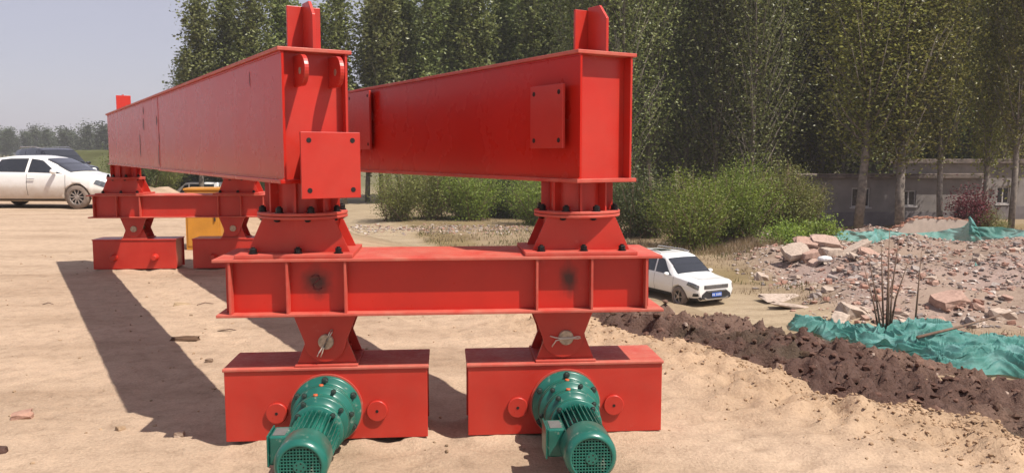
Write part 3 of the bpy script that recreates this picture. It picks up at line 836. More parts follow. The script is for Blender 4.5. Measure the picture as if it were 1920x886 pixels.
# the dense wood on the right
i = 0
for rowY, x0, x1, step in ((61, 1108, 2010, 62), (66, 1090, 2030, 55), (72, 1080, 2050, 50), (79, 1070, 2060, 46), (88, 1060, 2080, 42), (100, 1050, 2100, 40)):
    px_ = x0
    while px_ < x1:
        Y = rowY + 2.2 * math.sin(i * 4.7); p = at_y(px_ + 9 * math.sin(i * 2.9), 330, Y)
        lm = LEAF_OLIVE if (px_ > 1480 and (i % 3 != 0) and rowY < 75) else None
        place_tree('woodland_tree', WOOD[(i * 7) % 4], p.x, Y, i * 1.7, (1.08, 1.05 + 0.12 * math.sin(i * 3.1)), 'slender leafy tree in the dense dark wood on the right', 'trees of the dense wood', lm)
        px_ += step * (0.85 + 0.3 * random.random()); i += 1
# trees standing in front of the grey building
FRONT = [poplar(301, 17, 4.0, 2.6, 120, 15000, 0.17, 0.5, 0.08), poplar(302, 17, 3.4, 2.5, 120, 15000, 0.17, 0.5, 0.08)]
for k, (bx, by, sc, lab) in enumerate(((1608, 432, (1.35, 1.05), 'big pale trunked tree in front of the grey building, left of its window'), (1688, 405, (1.30, 1.08), 'leaning pale trunked tree just left of the small window'),
                                  (1763, 415, (0.85, 1.0), 'thin dark trunked tree between the window and the red shrub'), (1846, 410, (0.75, 1.0), 'thin tree beside the red shrub'),
                                  (1896, 415, (0.9, 1.05), 'tree at the right edge of the picture before the building'))):
    Y = (48.5, 47.5, 48, 48.6, 47)[k]; p = at_y(bx, by, Y)
    t = place_tree('building_tree', FRONT[k % 2], p.x, Y, k * 2.0 + 0.4, sc, lab, None, LEAF_OLIVE)
    if k == 1: t.rotation_euler = (0, R(3.5), 1.0)

def bush(seed, rx, ry, h, n, leaf, m, twig=40, lean=0.0):
    g = np.random.default_rng(seed)
    t = MB(); pts = []
    for k in range(twig):
        az = g.uniform(0, 6.283); rr_ = math.sqrt(g.random()); hh = h * (1 - 0.45 * rr_ ** 2) * g.uniform(0.65, 1.12)
        a = np.array([g.normal(0, rx * .18), g.normal(0, ry * .18), 0]); c = np.array([rx * rr_ * math.cos(az), ry * rr_ * math.sin(az), hh])
        b = a * .55 + c * .45 + np.array([0, 0, -hh * 0.02]) + g.normal(0, .12, 3)
        t.tube([tuple(a), tuple(b), tuple(c)], [.03, .02, .005], 4)
        m_ = int(n / twig * g.uniform(.5, 1.5))
        s = g.random(m_) ** .6
        p = np.where(s[:, None] < .5, a + (b - a) * (s / .5)[:, None], b + (c - b) * ((s - .5) / .5)[:, None])
        p = p + g.normal(0, .20 + .03 * h, (m_, 3)); p[:, 2] = np.abs(p[:, 2]) * .98 + .05
        pts.append(p)
    tm = t.mesh('stems', fix=False); tm.materials.append(M_STEM)
    return tm, leaf_mesh('foliage', np.concatenate(pts), leaf, m)
def place_bush(name, me2, x, y, rz, sc, label, group=None, cat='bush'):
    t = empty(name, (x, y, gz(x, y) - 0.05), rz, label, cat, group); t.scale = (sc,) * 3
    inst('stems', me2[0], t); inst('foliage', me2[1], t)
    return t
B1 = bush(11, 2.6, 2.0, 3.8, 19000, 0.10, LEAF_BUSH, 80)
B2 = bush(12, 2.3, 2.0, 3.8, 17000, 0.10, LEAF_BUSHOLIVE, 60)
B3 = bush(13, 2.4, 2.0, 4.2, 12000, 0.11, LEAF_BUSHOLIVE, 44)
B4 = bush(14, 1.3, 1.1, 1.2, 3500, 0.12, LEAF_BUSH, 26)
B5 = bush(15, 1.1, 1.0, 2.6, 4200, 0.12, LEAF_RED, 30)
BD_ = bush(16, 2.6, 2.2, 4.0, 14000, 0.11, leaf_material('deep_green_leaf', (0.04, 0.06, 0.016), (0.11, 0.14, 0.035), 0.3), 60)
for k, (bx, Y, me2, rz, sc, lab) in enumerate((
        (1298, 40, B1, 0.3, 1.02, 'broad yellow green bush behind the parked SUV'), (1385, 41.5, B1, 2.2, 1.0, 'yellow green bush in the middle of the thicket'),
        (1462, 42.5, B2, 0.9, 1.02, 'olive bush at the right end of the thicket'), (1500, 43.5, B2, 3.0, 0.82, 'smaller olive bush against the corner of the grey building'),
        (1205, 45, BD_, 1.0, 1.0, 'dark green bush beside the end of the right girder'), (1130, 47, BD_, 2.5, 0.95, 'dark green bush glimpsed behind the right pedestal'),
        (1530, 41.0, B4, 0.4, 1.1, 'low green shrub at the foot of the olive bush'), (1470, 39.0, B4, 2.0, 1.0, 'low green shrub left of the broken slabs'),
        (745, 56, B3, 0.2, 0.98, 'twiggy olive bush beside the dirt track'), (812, 57, B3, 1.9, 1.05, 'twiggy olive bush with bare stems, seen between the pedestals'),
        (880, 57.5, B1, 4.0, 1.18, 'leafy green bush seen between the pedestals, left of the dark gap'), (940, 61, BD_, 0.6, 1.05, 'dark bush in the shaded gap of the hedge'),
        (1010, 54, B1, 5.0, 1.05, 'green bush just left of the right pedestal'), (975, 60, BD_, 3.0, 1.1, 'deep green bush shading the gap of the hedge'),
        (262, 62, BD_, 0.3, 1.0, 'dark green bush behind the left pedestal of the far carriage'), (305, 66, B3, 1.3, .95, 'olive bush left of the far white van'), (352, 80, BD_, 2.0, 1.2, 'dark green bush just behind the far white van'), (430, 78, B3, 2.6, 1.2, 'olive bush right of the far white van'), (490, 70, BD_, .6, 1.1, 'dark bush in the gap left of the near pedestal'),
        (1818, 46.5, B5, 0.5, 1.08, 'dark red leaved shrub in front of the grey wall'), (1852, 46.2, B2, 0.5, 0.52, 'brownish shrub right of the red shrub'))):
    p = at_y(bx, 400, Y)
    t = place_bush('red_shrub' if me2 is B5 else 'green_bush', me2, p.x, Y, rz, sc, lab)
# far tree line on the left, beyond the fields
FART = [poplar(401, 11, 0.8, 2.4, 60, 2600, 0.55, 0.6), poplar(402, 12, 0.8, 2.0, 60, 2600, 0.5, 0.6)]
for i in range(46):
    px_ = -150 + i * 12.5 + 6 * math.sin(i * 5.3)
    Y = 330 - max(0, (i - 20)) * 5.5 + 18 * math.sin(i * 2.2)
    if i > 35: Y = 210 + 12 * math.sin(i * 2.7)
    p = at_y(px_, 290, Y)
    sc = (0.88 + 0.16 * math.sin(i * 4.1)) * (0.92 if px_ < 60 else 1.12)
    place_tree('distant_tree', FART[i % 2], p.x, Y, i * 1.1, (sc * 1.25, sc), 'small hazy tree in the far tree line beyond the cars', 'trees of the far tree line', LEAF_FAR, M_BARKD, z=gz(p.x, Y))

# blades: dry grass and weeds on the lower ground
def blades(name, pts, h, w, m, label, cat):
    n = len(pts); a = rng.uniform(0, 6.283, n); tilt = rng.normal(0, 0.35, (n, 2))
    hh = h * rng.uniform(0.4, 1.4, n)
    dx = np.cos(a) * w * 0.5; dy = np.sin(a) * w * 0.5
    P = np.asarray(pts)
    v0 = P + np.stack([-dx, -dy, np.zeros(n)], 1); v1 = P + np.stack([dx, dy, np.zeros(n)], 1)
    v2 = P + np.stack([tilt[:, 0] * hh, tilt[:, 1] * hh, hh], 1)
    co = np.stack([v0, v1, v2], 1).reshape(-1, 3)
    me = np_mesh(name, co, np.arange(3 * n).reshape(n, 3), None, False, np.repeat(rng.random(n), 3)); me.materials.append(m)
    return tag(link(bpy.data.objects.new(name, me)), label, cat, kind='stuff')
def scatter(n, x0, x1, y0, y1, keep):
    x = rng.uniform(x0, x1, n); y = rng.uniform(y0, y1, n); k = keep(x, y); x, y = x[k], y[k]
    return np.stack([x, y, ground_z(x, y) - 0.01], 1)
trk = lambda x, y: near_track(x, y, TRACK, 2.4) < 0.3
lowk = lambda x, y: (edge_s(x, y)[0] > 9.5)
clump = lambda x, y, f, lo: fbm(x * f, y * f, 3) > lo
P1 = scatter(60000, -14, 30, 20, 58, lambda x, y: trk(x, y) & lowk(x, y) & clump(x, y, 0.45, -0.12) & (rubble_mask(x, y) < 0.75))
blades('dry_grass', P1, 0.15, 0.026, LEAF_DRY, 'dry brown grass and weeds growing on the lower ground', 'grass')
P2 = scatter(26000, -12, 20, 20, 52, lambda x, y: trk(x, y) & lowk(x, y) & clump(x + 40, y, 0.4, 0.05) & (rubble_mask(x, y) < 0.6))
blades('green_weeds', P2, 0.16, 0.04, LEAF_GREENGRASS, 'low green weeds among the dry grass on the lower ground', 'weeds')
P3 = scatter(7000, 2, 12.5, 37, 42, lambda x, y: clump(x, y, 0.6, 0.0))
blades('reed_stalks', P3, 0.42, 0.025, LEAF_DRY, 'tall dry stalks along the foot of the bushes', 'grass')
# green bank far left behind the cars
xs = np.linspace(-62, -30, 60); ys = np.linspace(62, 92, 40); HX, HY = np.meshgrid(xs, ys)
HZ = -0.3 + 2.0 * sstep(-54, -40, HX) * sstep(62, 74, HY) + 0.25 * fbm(HX * .3, HY * .3, 4)
me = grid_mesh('grass_bank', HX, HY, HZ, albedo=np.zeros(HX.shape + (3,)) + np.array([0.085, 0.090, 0.040]) * (1 + 0.3 * fbm(HX * .5, HY * .5, 3)[..., None]))
me.materials.append(M_EARTH)
tag(link(bpy.data.objects.new('grass_bank', me)), kind='structure')

# ================================================================== BUILDINGS, RUBBLE, NETTING
M_PLASTER = mat('grey_stained_plaster', (0.22, 0.195, 0.18), 0.95, 0, 0.30, 0.9, 0.3, 0.03)
M_PLINTH = mat('darker_plinth', (0.16, 0.14, 0.14), 0.95, 0, 0.3, 1.2, 0.3, 0.03)
M_ROOF = mat('weathered_roof_edge', (0.16, 0.125, 0.105), 0.9, 0, 0.5, 2.5, 0.5, 0.04)
M_FRAME = mat('window_frame', (0.45, 0.42, 0.40), 0.6)
M_GLASS = mat('dark_window_glass', (0.015, 0.016, 0.018), 0.12, 0, 0.2, 2)
M_CREAM = mat('cream_plaster', (0.50, 0.41, 0.34), 0.95, 0, 0.15, 2.5, 0.3, 0.02)
def brick_material():
    return attr_mat('broken_brick', 0.95, 9, 0.6, 0.02, 0.1)
M_BRICK = brick_material()
def building(name, label, x0, x1, yf, depth, zt, windows, overhang=0.35):
    zb = LOW - 0.2
    t = empty(name, ((x0 + x1) / 2, yf, zb), 0, label, 'building')
    o = Vector(((x0 + x1) / 2, yf, zb))
    b = MB(); xs_ = [x0]
    # front wall with real window openings
    for (wx0, wx1, wz0, wz1) in windows:
        b.box(xs_[-1] - o.x, wx0 - o.x, 0, .3, 0, zt - zb); b.box(wx0 - o.x, wx1 - o.x, 0, .3, 0, wz0 - zb); b.box(wx0 - o.x, wx1 - o.x, 0, .3, wz1 - zb, zt - zb)
        xs_.append(wx1)
    b.box(xs_[-1] - o.x, x1 - o.x, 0, .3, 0, zt - zb)
    bm_ = b.build('front_wall', M_PLASTER, t)
    MB().box(x0 - o.x, x0 - o.x + .3, .3, depth, 0, zt - zb).build('side_wall', M_PLASTER, t)
    MB().box(x1 - o.x - .3, x1 - o.x, .3, depth, 0, zt - zb).build('side_wall', M_PLASTER, t)
    MB().box(x0 - o.x + .3, x1 - o.x - .3, depth - .3, depth, 0, zt - zb).build('rear_wall', M_PLASTER, t)
    MB().box(x0 - o.x - .03, x1 - o.x + .03, -.04, 0, 0, 1.15).build('plinth', M_PLINTH, t)
    rf = MB().box(x0 - o.x - overhang, x1 - o.x + overhang, -overhang, depth + overhang, zt - zb, zt - zb + .16).build('roof', M_ROOF, t, 0.02)
    MB().box(x0 - o.x - overhang + .05, x1 - o.x + overhang - .05, -overhang + .06, -overhang + .3, zt - zb + .16, zt - zb + .30).build('parapet', M_ROOF, rf, 0.03)
    for (wx0, wx1, wz0, wz1) in windows:
        w = MB()
        for a0, a1, c0, c1 in ((wx0, wx0 + .08, wz0, wz1), (wx1 - .08, wx1, wz0, wz1), ((wx0 + wx1) / 2 - .04, (wx0 + wx1) / 2 + .04, wz0, wz1)):
            w.box(a0 - o.x, a1 - o.x, .08, .14, c0 - zb, c1 - zb)
        for c0, c1 in ((wz0, wz0 + .08), (wz1 - .08, wz1)): w.box(wx0 + .081 - o.x, wx1 - .081 - o.x, .085, .135, c0 - zb, c1 - zb)
        fr = w.build('window', M_FRAME, t)
        MB().box(wx0 + .05 - o.x, wx1 - .05 - o.x, .10, .115, wz0 + .05 - zb, wz1 - .05 - zb).build('pane', M_GLASS, fr)
        MB().box(wx0 - .1 - o.x, wx1 + .1 - o.x, -.08, .02, wz0 - .09 - zb, wz0 - .002 - zb).build('sill', M_FRAME, fr)
    return t
def px_box(x0, y0, x1, y1, Y):
    a = at_y(x0, y1, Y); b = at_y(x1, y0, Y); return (a.x, b.x, a.z, b.z)
YB = 52.0
l = at_y(1540, 330, YB).x; r_ = at_y(1842, 330, YB).x; zt = at_y(1600, 334, YB).z
building('grey_building', 'long low grey plastered building with flat roof behind the tree trunks', l, r_, YB, 5.5, zt, [px_box(1596, 352, 1632, 388, YB), px_box(1690, 357, 1718, 386, YB)])
YB2 = 56.0
l2 = at_y(1700, 330, YB2).x; r2 = at_y(1990, 330, YB2).x
building('grey_building', 'taller grey building at the right edge, rising behind the low one', l2, r2, YB2 + 2, 6, at_y(1800, 306, YB2 + 2).z, [px_box(1868, 350, 1894, 382, YB2 + 2)])

# broken wall stub with cream plaster in front of the building
wp = [at_y(1652, 445, 44.5), at_y(1816, 445, 44.5)]
wb = wp[0].z - 0.5
stub = empty('broken_wall', (wp[0].x, 44.5, wb), 0, 'stub of a demolished wall, cream plaster with ragged brick top', 'wall'); stub['kind'] = 'thing'
prof = [(0, 0), (wp[1].x - wp[0].x, 0)]
W_ = wp[1].x - wp[0].x
tops = [(1.0, 1.02), (.93, 1.10), (.80, 1.15), (.66, 1.12), (.55, 1.18), (.42, 1.2), (.33, 1.08), (.22, .75), (.12, .55), (0, .30)]
MB().prism([(0, 0), (W_, 0)] + [(f * W_, 0.35 + h) for f, h in tops], 0, .24).build('plastered_wall', M_CREAM, stub)
bk = MB().box(-.12, .12, -.06, .06, -.035, .035).mesh('brick')
a_ = bk.attributes.new('albedo', 'FLOAT_COLOR', 'POINT'); a_.data.foreach_set('color', [0.40, 0.22, 0.16, 1] * 8); bk.materials.append(M_BRICK)
for k in range(60):
    f = random.random(); h = float(np.interp(f, [t_[0] for t_ in tops][::-1], [t_[1] for t_ in tops][::-1]))
    inst('brick', bk, stub, (f * W_, random.uniform(0, .24), .37 + h + random.uniform(-.02, .06)), (random.uniform(-.3, .3), random.uniform(-.3, .3), random.uniform(-.6, .6)))

# rubble: individual chunks plus one mass of small stuff
def chunk_mesh(seed, sx, sy, sz, col, cuts=2, rough=0.12):
    g = np.random.default_rng(seed)
    bm = bmesh.new(); bmesh.ops.create_cube(bm, size=2)
    bmesh.ops.subdivide_edges(bm, edges=bm.edges[:], cuts=1, use_grid_fill=True)
    for v in bm.verts:
        c = v.co.copy(); q_ = 1 - 0.14 * (abs(c.x) * abs(c.y) * abs(c.z)); v.co = c * q_ + Vector(g.normal(0, rough, 3))
        v.co = Vector((v.co.x * sx, v.co.y * sy, v.co.z * sz))
    me = bpy.data.meshes.new('rubble_chunk'); bm.to_mesh(me); bm.free()
    a = me.attributes.new('albedo', 'FLOAT_COLOR', 'POINT'); a.data.foreach_set('color', list((*col, 1)) * len(me.vertices))
    me.materials.append(M_BRICK)
    return me
CREAM_ = (0.44, 0.36, 0.30); PINK = (0.40, 0.27, 0.22); GREY_ = (0.33, 0.29, 0.27)
CH = [chunk_mesh(1, .20, .15, .10, PINK), chunk_mesh(2, .15, .10, .09, (0.38, .22, .17)), chunk_mesh(3, .26, .20, .09, CREAM_), chunk_mesh(4, .18, .14, .12, GREY_), chunk_mesh(5, .12, .09, .08, PINK)]
cnt = 0
while cnt < 170:
    px_, py_ = random.uniform(1440, 1925), random.uniform(462, 640)
    p = at_z(px_, py_, LOW + 0.25)
    if rubble_mask(np.array([p.x]), np.array([p.y]))[0] < 0.35 or p.y > 44: continue
    o = inst('rubble_chunk', CH[cnt % 5], None, (p.x, p.y, gz(p.x, p.y) + 0.05), (random.uniform(-.4, .4), random.uniform(-.4, .4), random.uniform(0, 6.28)), random.uniform(0.35, 1.0))
    tag(o, 'broken lump of brick or concrete lying in the rubble field', 'rubble', 'loose lumps of rubble'); cnt += 1
# small stuff
n = 32000
x = rng.uniform(7, 26, n); y = rng.uniform(17, 46, n)
m_ = rubble_mask(x, y) * (0.35 + 0.65 * (fbm(x * .5, y * .5, 3) > -0.12)); k_ = rng.random(n) < m_; x, y = x[k_], y[k_]
x2 = rng.uniform(-10, 1, 1500); y2 = 49.5 + rng.normal(0, 1.6, 1500)
x = np.concatenate([x, x2]); y = np.concatenate([y, y2]); n = len(x)
sz = 0.02 + 0.085 * rng.random(n) ** 3
cols = np.array([(0.40, .25, .20), (0.36, .21, .165), (0.44, .36, .30), (0.31, .27, .25), (0.52, .47, .43), (0.14, .11, .10), (0.42, .33, .29)])[rng.integers(0, 7, n)] * rng.uniform(.75, 1.15, (n, 1))
tag(lump_cloud('small_rubble', np.stack([x, y, ground_z(x, y) + sz * .2], 1), sz, M_BRICK, cols, 0.55), 'small broken brick and plaster strewn over the lower ground', 'rubble', kind='stuff')
# larger slabs, each its own thing
def slab(px_, py_, w, d, h, rot, label, col=CREAM_, seed=0, dz=0.0, Y=None):
    p = at_z(px_, py_, LOW + 0.3 + dz)
    me = chunk_mesh(500 + seed, w / 2, d / 2, h / 2, col, rough=0.085); me.name = 'concrete_slab'
    o = inst('concrete_slab', me, None, (p.x, p.y, gz(p.x, p.y) + h * .25 + dz), rot)
    tag(o, label, 'slab', kind='thing'); return o
S = [
 (1470, 545, 1.5, .8, .10, (.15, .05, .3), 'pale flat slab nearest the SUV, upper of two'), (1492, 560, 1.3, .6, .10, (-.1, .1, -.25), 'pale flat slab nearest the SUV, lower of two'),
 (1500, 517, 1.6, .55, .10, (.1, -.2, -.6), 'long thin pale slab lying on the weeds'), (1428, 505, .5, .35, .3, (.4, .2, .5), 'grey lump of concrete alone in the weeds'),
 (1600, 575, .9, .55, .35, (.3, .3, .4), 'tilted cream chunk left of the bare stems'), (1575, 583, .6, .4, .25, (.1, -.4, 1.0), 'smaller cream chunk leaning by the tilted one'),
 (1778, 570, .9, .7, .4, (.2, -.2, .3), 'big pink lump right of the bare stems'), (1748, 590, .8, .6, .35, (-.3, .1, .9), 'pink lump in front of the big one'),
 (1800, 622, 1.15, .7, .10, (.12, .05, .2), 'flat cream slab beside the green netting'), (1700, 595, .6, .4, .3, (.2, .4, .2), 'pale lump just right of the stem bases'),
 (1880, 580, .7, .4, .3, (.2, .1, .2), 'pale lump near the right edge of the rubble'), (1545, 620, .5, .4, .15, (.1, .1, .2), 'small flat chunk above the netting tip')]
for k, (a, b, w, d, h, rot, lab) in enumerate(S): slab(a, b, w, d, h, rot, lab, [CREAM_, PINK][k in (6, 7)], k)
# the heap of broken slabs
HEAP = [(1492, 466, 1.2, .9, .40, (.55, -.25, .2), 'leftmost slab of the broken heap, sloping left'), (1512, 450, 1.1, .8, .30, (.45, .1, -.1), 'cream slab at the upper left of the heap'), (1548, 447, 1.35, .9, .34, (.4, .12, -.1), 'top cream slab of the broken heap'),
        (1558, 470, 1.0, .8, .55, (.1, .05, .3), 'upright block under the top slab of the heap'), (1518, 474, .9, .7, .5, (.15, -.2, .1), 'squarish block at the left of the heap'), (1530, 488, .7, .5, .35, (.2, -.25, .5), 'small lower left block of the heap'),
        (1600, 462, 1.9, .5, .26, (.1, -.45, .25), 'long concrete piece propped up at the right of the heap'), (1632, 470, 1.2, .7, .22, (.4, .45, -.2), 'slab slipping down the right side of the heap'), (1588, 484, .7, .6, .35, (-.1, .3, .6), 'block at the foot of the heap'),
        (1655, 484, .8, .5, .28, (.3, .2, .9), 'outlying block right of the heap')]
for k, (a, b, w, d, h, rot, lab) in enumerate(HEAP):
    p = at_y(a, b, 33.6 - (b - 462) * 0.03); me = chunk_mesh(700 + k, w / 2, d / 2, h / 2, [CREAM_, PINK, (0.42, .31, .26)][k % 3], rough=0.07); me.name = 'concrete_slab'
    o = inst('concrete_slab', me, None, (p.x, p.y, p.z - .12), rot, .82); tag(o, lab, 'slab', kind='thing')
wp_ = at_z(1546, 497, LOW + .2); wb_ = MB().lathe([(.02, -.14), (.17, -.11), (.24, 0), (.18, .10), (.03, .14)], 14, M=Matrix.Diagonal((1.3, .8, .9, 1))).build('white_sack', mat('white_sack_plastic', (.72, .71, .70), .5, 0, .15, 6, .6, .05))
wb_.location = (wp_.x, wp_.y, gz(wp_.x, wp_.y) + .11); tag(wb_, 'small bulging white sack at the foot of the slab heap', 'sack')
# heap of earth and brick under those slabs
xs = np.linspace(10.0, 19.5, 70); ys = np.linspace(32.6, 40.5, 50); HX, HY = np.meshgrid(xs, ys)
HZ = LOW - 0.25 + 0.95 * np.exp(-((HX - 13.0) / 1.7) ** 2 - ((HY - 35.3) / 1.3) ** 2) + 0.45 * np.exp(-((HX - 15.6) / 2.2) ** 2 - ((HY - 36.5) / 1.6) ** 2) + 0.2 * fbm(HX * .9, HY * .9, 4) * sstep(10, 11.5, HX) * (1 - sstep(18, 19.5, HX)) + 0.10
ca = np.zeros(HX.shape + (3,)) + np.array([.33, .215, .165]) * (1 + .25 * fbm(HX, HY, 3)[..., None])
me = grid_mesh('rubble_heap', HX, HY, HZ, albedo=ca); me.materials.append(M_EARTH)
tag(link(bpy.data.objects.new('rubble_heap', me)), kind='structure')

# green debris netting: crumpled cloth with real folds
def net_material():
    m = bpy.data.materials.new('green_netting'); m.use_nodes = True; nt = m.node_tree; nt.nodes.clear()
    n = noise_node(nt, 1.4, 7, .6)
    r = ramp(nt, n.outputs[0], [(.32, (0.045, 0.21, 0.175)), (.5, (0.10, 0.32, 0.285)), (.68, (0.21, 0.44, 0.42))])
    d = nt.nodes.new('ShaderNodeBsdfPrincipled'); d.inputs['Roughness'].default_value = .55
    t = nt.nodes.new('ShaderNodeBsdfTranslucent'); mx = nt.nodes.new('ShaderNodeMixShader'); mx.inputs[0].default_value = .3
    nt.links.new(r.outputs[0], d.inputs['Base Color']); nt.links.new(r.outputs[0], t.inputs[0])
    nt.links.new(d.outputs[0], mx.inputs[1]); nt.links.new(t.outputs[0], mx.inputs[2])
    tr = nt.nodes.new('ShaderNodeBsdfTransparent'); mt = nt.nodes.new('ShaderNodeMixShader'); mt.inputs[0].default_value = .16
    nt.links.new(mx.outputs[0], mt.inputs[1]); nt.links.new(tr.outputs[0], mt.inputs[2])
    o = nt.nodes.new('ShaderNodeOutputMaterial'); nt.links.new(mt.outputs[0], o.inputs[0])
    n2 = noise_node(nt, 11, 8, .7)
    b = nt.nodes.new('ShaderNodeBump'); b.inputs['Strength'].default_value = .5; b.inputs['Distance'].default_value = .05
    nt.links.new(n2.outputs[0], b.inputs['Height']); nt.links.new(b.outputs[0], d.inputs['Normal'])
    return m
M_NET = net_material()
def ridges(u, v):
    w = fbm(u * .7, v * .7, 3) * 2.2
    a = 1 - np.abs(np.sin(u * 2.6 + w * 2.3 + v * 1.1)); b = 1 - np.abs(np.sin(v * 4.1 - u * 1.3 + w * 3.1)); c = 1 - np.abs(np.sin(u * 7.3 + v * 5 + w * 4))
    return .55 * a + .35 * b + .25 * c
def net_sheet(name, upper, lower, z_up, z_lo, nu, nv, amp, label, edge=1.0):
    """sheet lying between two outlines on the ground, folded up in ridges"""
    U = np.array([at_z(a, b, z_up) for a, b in upper]); L = np.array([at_z(a, b, z_lo) for a, b in lower])
    tu = np.linspace(0, 1, len(U)); tl = np.linspace(0, 1, len(L)); t = np.linspace(0, 1, nu)
    UU = np.stack([np.interp(t, tu, U[:, k]) for k in range(3)], 1); LL = np.stack([np.interp(t, tl, L[:, k]) for k in range(3)], 1)
    v = np.linspace(0, 1, nv)
    P = LL[None] * (1 - v)[:, None, None] + UU[None] * v[:, None, None]
    X, Y = P[..., 0], P[..., 1]
    wx = fbm(X * 1.3, Y * 1.3, 3) * .4 * edge; wy = fbm(X * 1.3 + 30, Y * 1.3, 3) * .6 * edge
    X = X + wx; Y = Y + wy
    ed = np.minimum(np.minimum(v, 1 - v)[:, None] * 6, np.minimum(t, 1 - t)[None] * 14).clip(0, 1)
    ph = 16 * fbm(X * .6, Y * .6, 2) + 4.4 * X + 2.4 * Y
    fold = (1 - np.abs(np.sin(ph))) ** 1.4 + .55 * (1 - np.abs(np.sin(2.3 * ph + 5 * fbm(X * 1.1 + 9, Y * 1.1, 2)))) ** 1.3 + .35 * np.abs(fbm(X * 3.5, Y * 3.5, 3))
    Z = P[..., 2] + ed ** .6 * amp * (fold + 1.5 * np.maximum(0, fbm(X * .7 + 5, Y * .7, 3) + .25)) - (1 - ed) * .12
    me = grid_mesh(name, X, Y, Z); me.materials.append(M_NET)
    o = link(bpy.data.objects.new(name, me)); tag(o, label, 'netting'); return o
net_sheet('debris_netting', [(1485, 601), (1560, 606), (1640, 614), (1720, 612), (1770, 620), (1850, 632), (1990, 640)],
          [(1490, 608), (1570, 630), (1640, 652), (1700, 664), (1760, 684), (1830, 694), (1990, 706)], LOW + .1, LOW + .18, 620, 220, .155, 'crumpled heap of green debris netting lying behind the dark soil')
# netting strung up behind the rubble
def net_wall(name, top, bottom, nu, nv, sag, label, Ys):
    t = np.linspace(0, 1, nu); v = np.linspace(0, 1, nv)
    Yt = np.interp(t, np.linspace(0, 1, len(Ys)), Ys)
    T = np.array([at_y(a, b, Y) for (a, b), Y in zip(top, Ys)]); B = np.array([at_y(a, b, Y - .5) for (a, b), Y in zip(bottom, Ys)])
    TT_ = np.stack([np.interp(t, np.linspace(0, 1, len(T)), T[:, k]) for k in range(3)], 1); BB_ = np.stack([np.interp(t, np.linspace(0, 1, len(B)), B[:, k]) for k in range(3)], 1)
    P = BB_[None] * (1 - v)[:, None, None] + TT_[None] * v[:, None, None]
    X, Y, Z = P[..., 0], P[..., 1], P[..., 2]
    Y = Y + .22 * (ridges(X * .8 + 3, Z * 1.6) - .5) + .12 * np.sin(X * 2.1 + Z * 3)
    Z = Z + .06 * fbm(X * 1.7, Z * 1.7, 3)
    me = grid_mesh(name, X, Y, Z); me.materials.append(M_NET)
    return tag(link(bpy.data.objects.new(name, me)), label, 'netting')
net_wall('debris_netting', [(1640, 428), (1700, 437), (1760, 434), (1808, 422), (1818, 405), (1830, 425), (1880, 424), (1905, 428), (1960, 440)],
         [(1640, 462), (1700, 458), (1760, 456), (1800, 452), (1822, 455), (1842, 462), (1885, 462), (1915, 462), (1960, 470)], 200, 40, .2, 'green netting strung up along the back of the rubble', [42.0, 42.6, 43.0, 42.6, 42.2, 42.4, 41.8, 41.5, 41.0])
net_wall('debris_netting', [(1438, 472), (1470, 446), (1497, 437), (1512, 446)], [(1438, 475), (1462, 476), (1480, 476), (1500, 470)], 70, 30, .1, 'small piece of green netting draped at the left of the slab heap', [38.5, 38.8, 39.0, 38.8])
net_wall('debris_netting', [(1560, 436), (1590, 432), (1620, 434), (1645, 430)], [(1560, 446), (1590, 452), (1620, 455), (1645, 462)], 70, 30, .1, 'pale green netting showing over the top of the slab heap', [40.5, 40.8, 41, 41.6])
for k, (a, b, w_) in enumerate(((1545, 494, .9), (1880, 505, 1.6))):
    Y_ = at_z(a, b, LOW + .1)
    net_sheet('debris_netting', [(a - 40 * w_, b - 4), (a, b - 6), (a + 40 * w_, b - 3)], [(a - 40 * w_, b + 3), (a, b + 6), (a + 40 * w_, b + 4)], LOW + .15, LOW + .15, 60, 24, .16,
              ('scrap of green netting below the slab heap', 'flat faded netting on the rubble near the right edge')[k], .6)
# bare stems growing out of the rubble
p = at_z(1660, 618, LOW + .2)
st = empty('bare_sapling', (p.x, p.y, gz(p.x, p.y) - .05), 0, 'leafless brown sapling with many upright stems in the rubble', 'sapling')
for k, (b0, b1, h) in enumerate(((1652, 1620, 500), (1655, 1628, 475), (1658, 1652, 445), (1662, 1668, 430), (1664, 1667, 500), (1668, 1687, 440), (1666, 1707, 478), (1674, 1672, 520), (1714, 1728, 470), (1660, 1641, 540))):
    base_ = at_y(b0, 618, p.y); tip = at_y(b1, h, p.y + random.uniform(-.3, .3)); base_.z = gz(base_.x, base_.y) - .05
    mid = base_ * .5 + tip * .5 + Vector((random.uniform(-.03, .03) + (b0 - b1) * .0015, 0, 0))
    o_ = Vector(st.location)
    MB().tube([base_ - o_, mid - o_, tip - o_], [.03, .022, .007], 5).build('stem', M_STEM, st, fix=False)
bo = MB().tube([at_z(1720, 632, LOW + .45), at_z(1800, 612, LOW + .5), at_z(1905, 582, LOW + .55)], [.04, .03, .012], 6).build('fallen_branch', M_STEM)
tag(bo, 'thin dead branch lying over the rubble above the netting', 'branch')

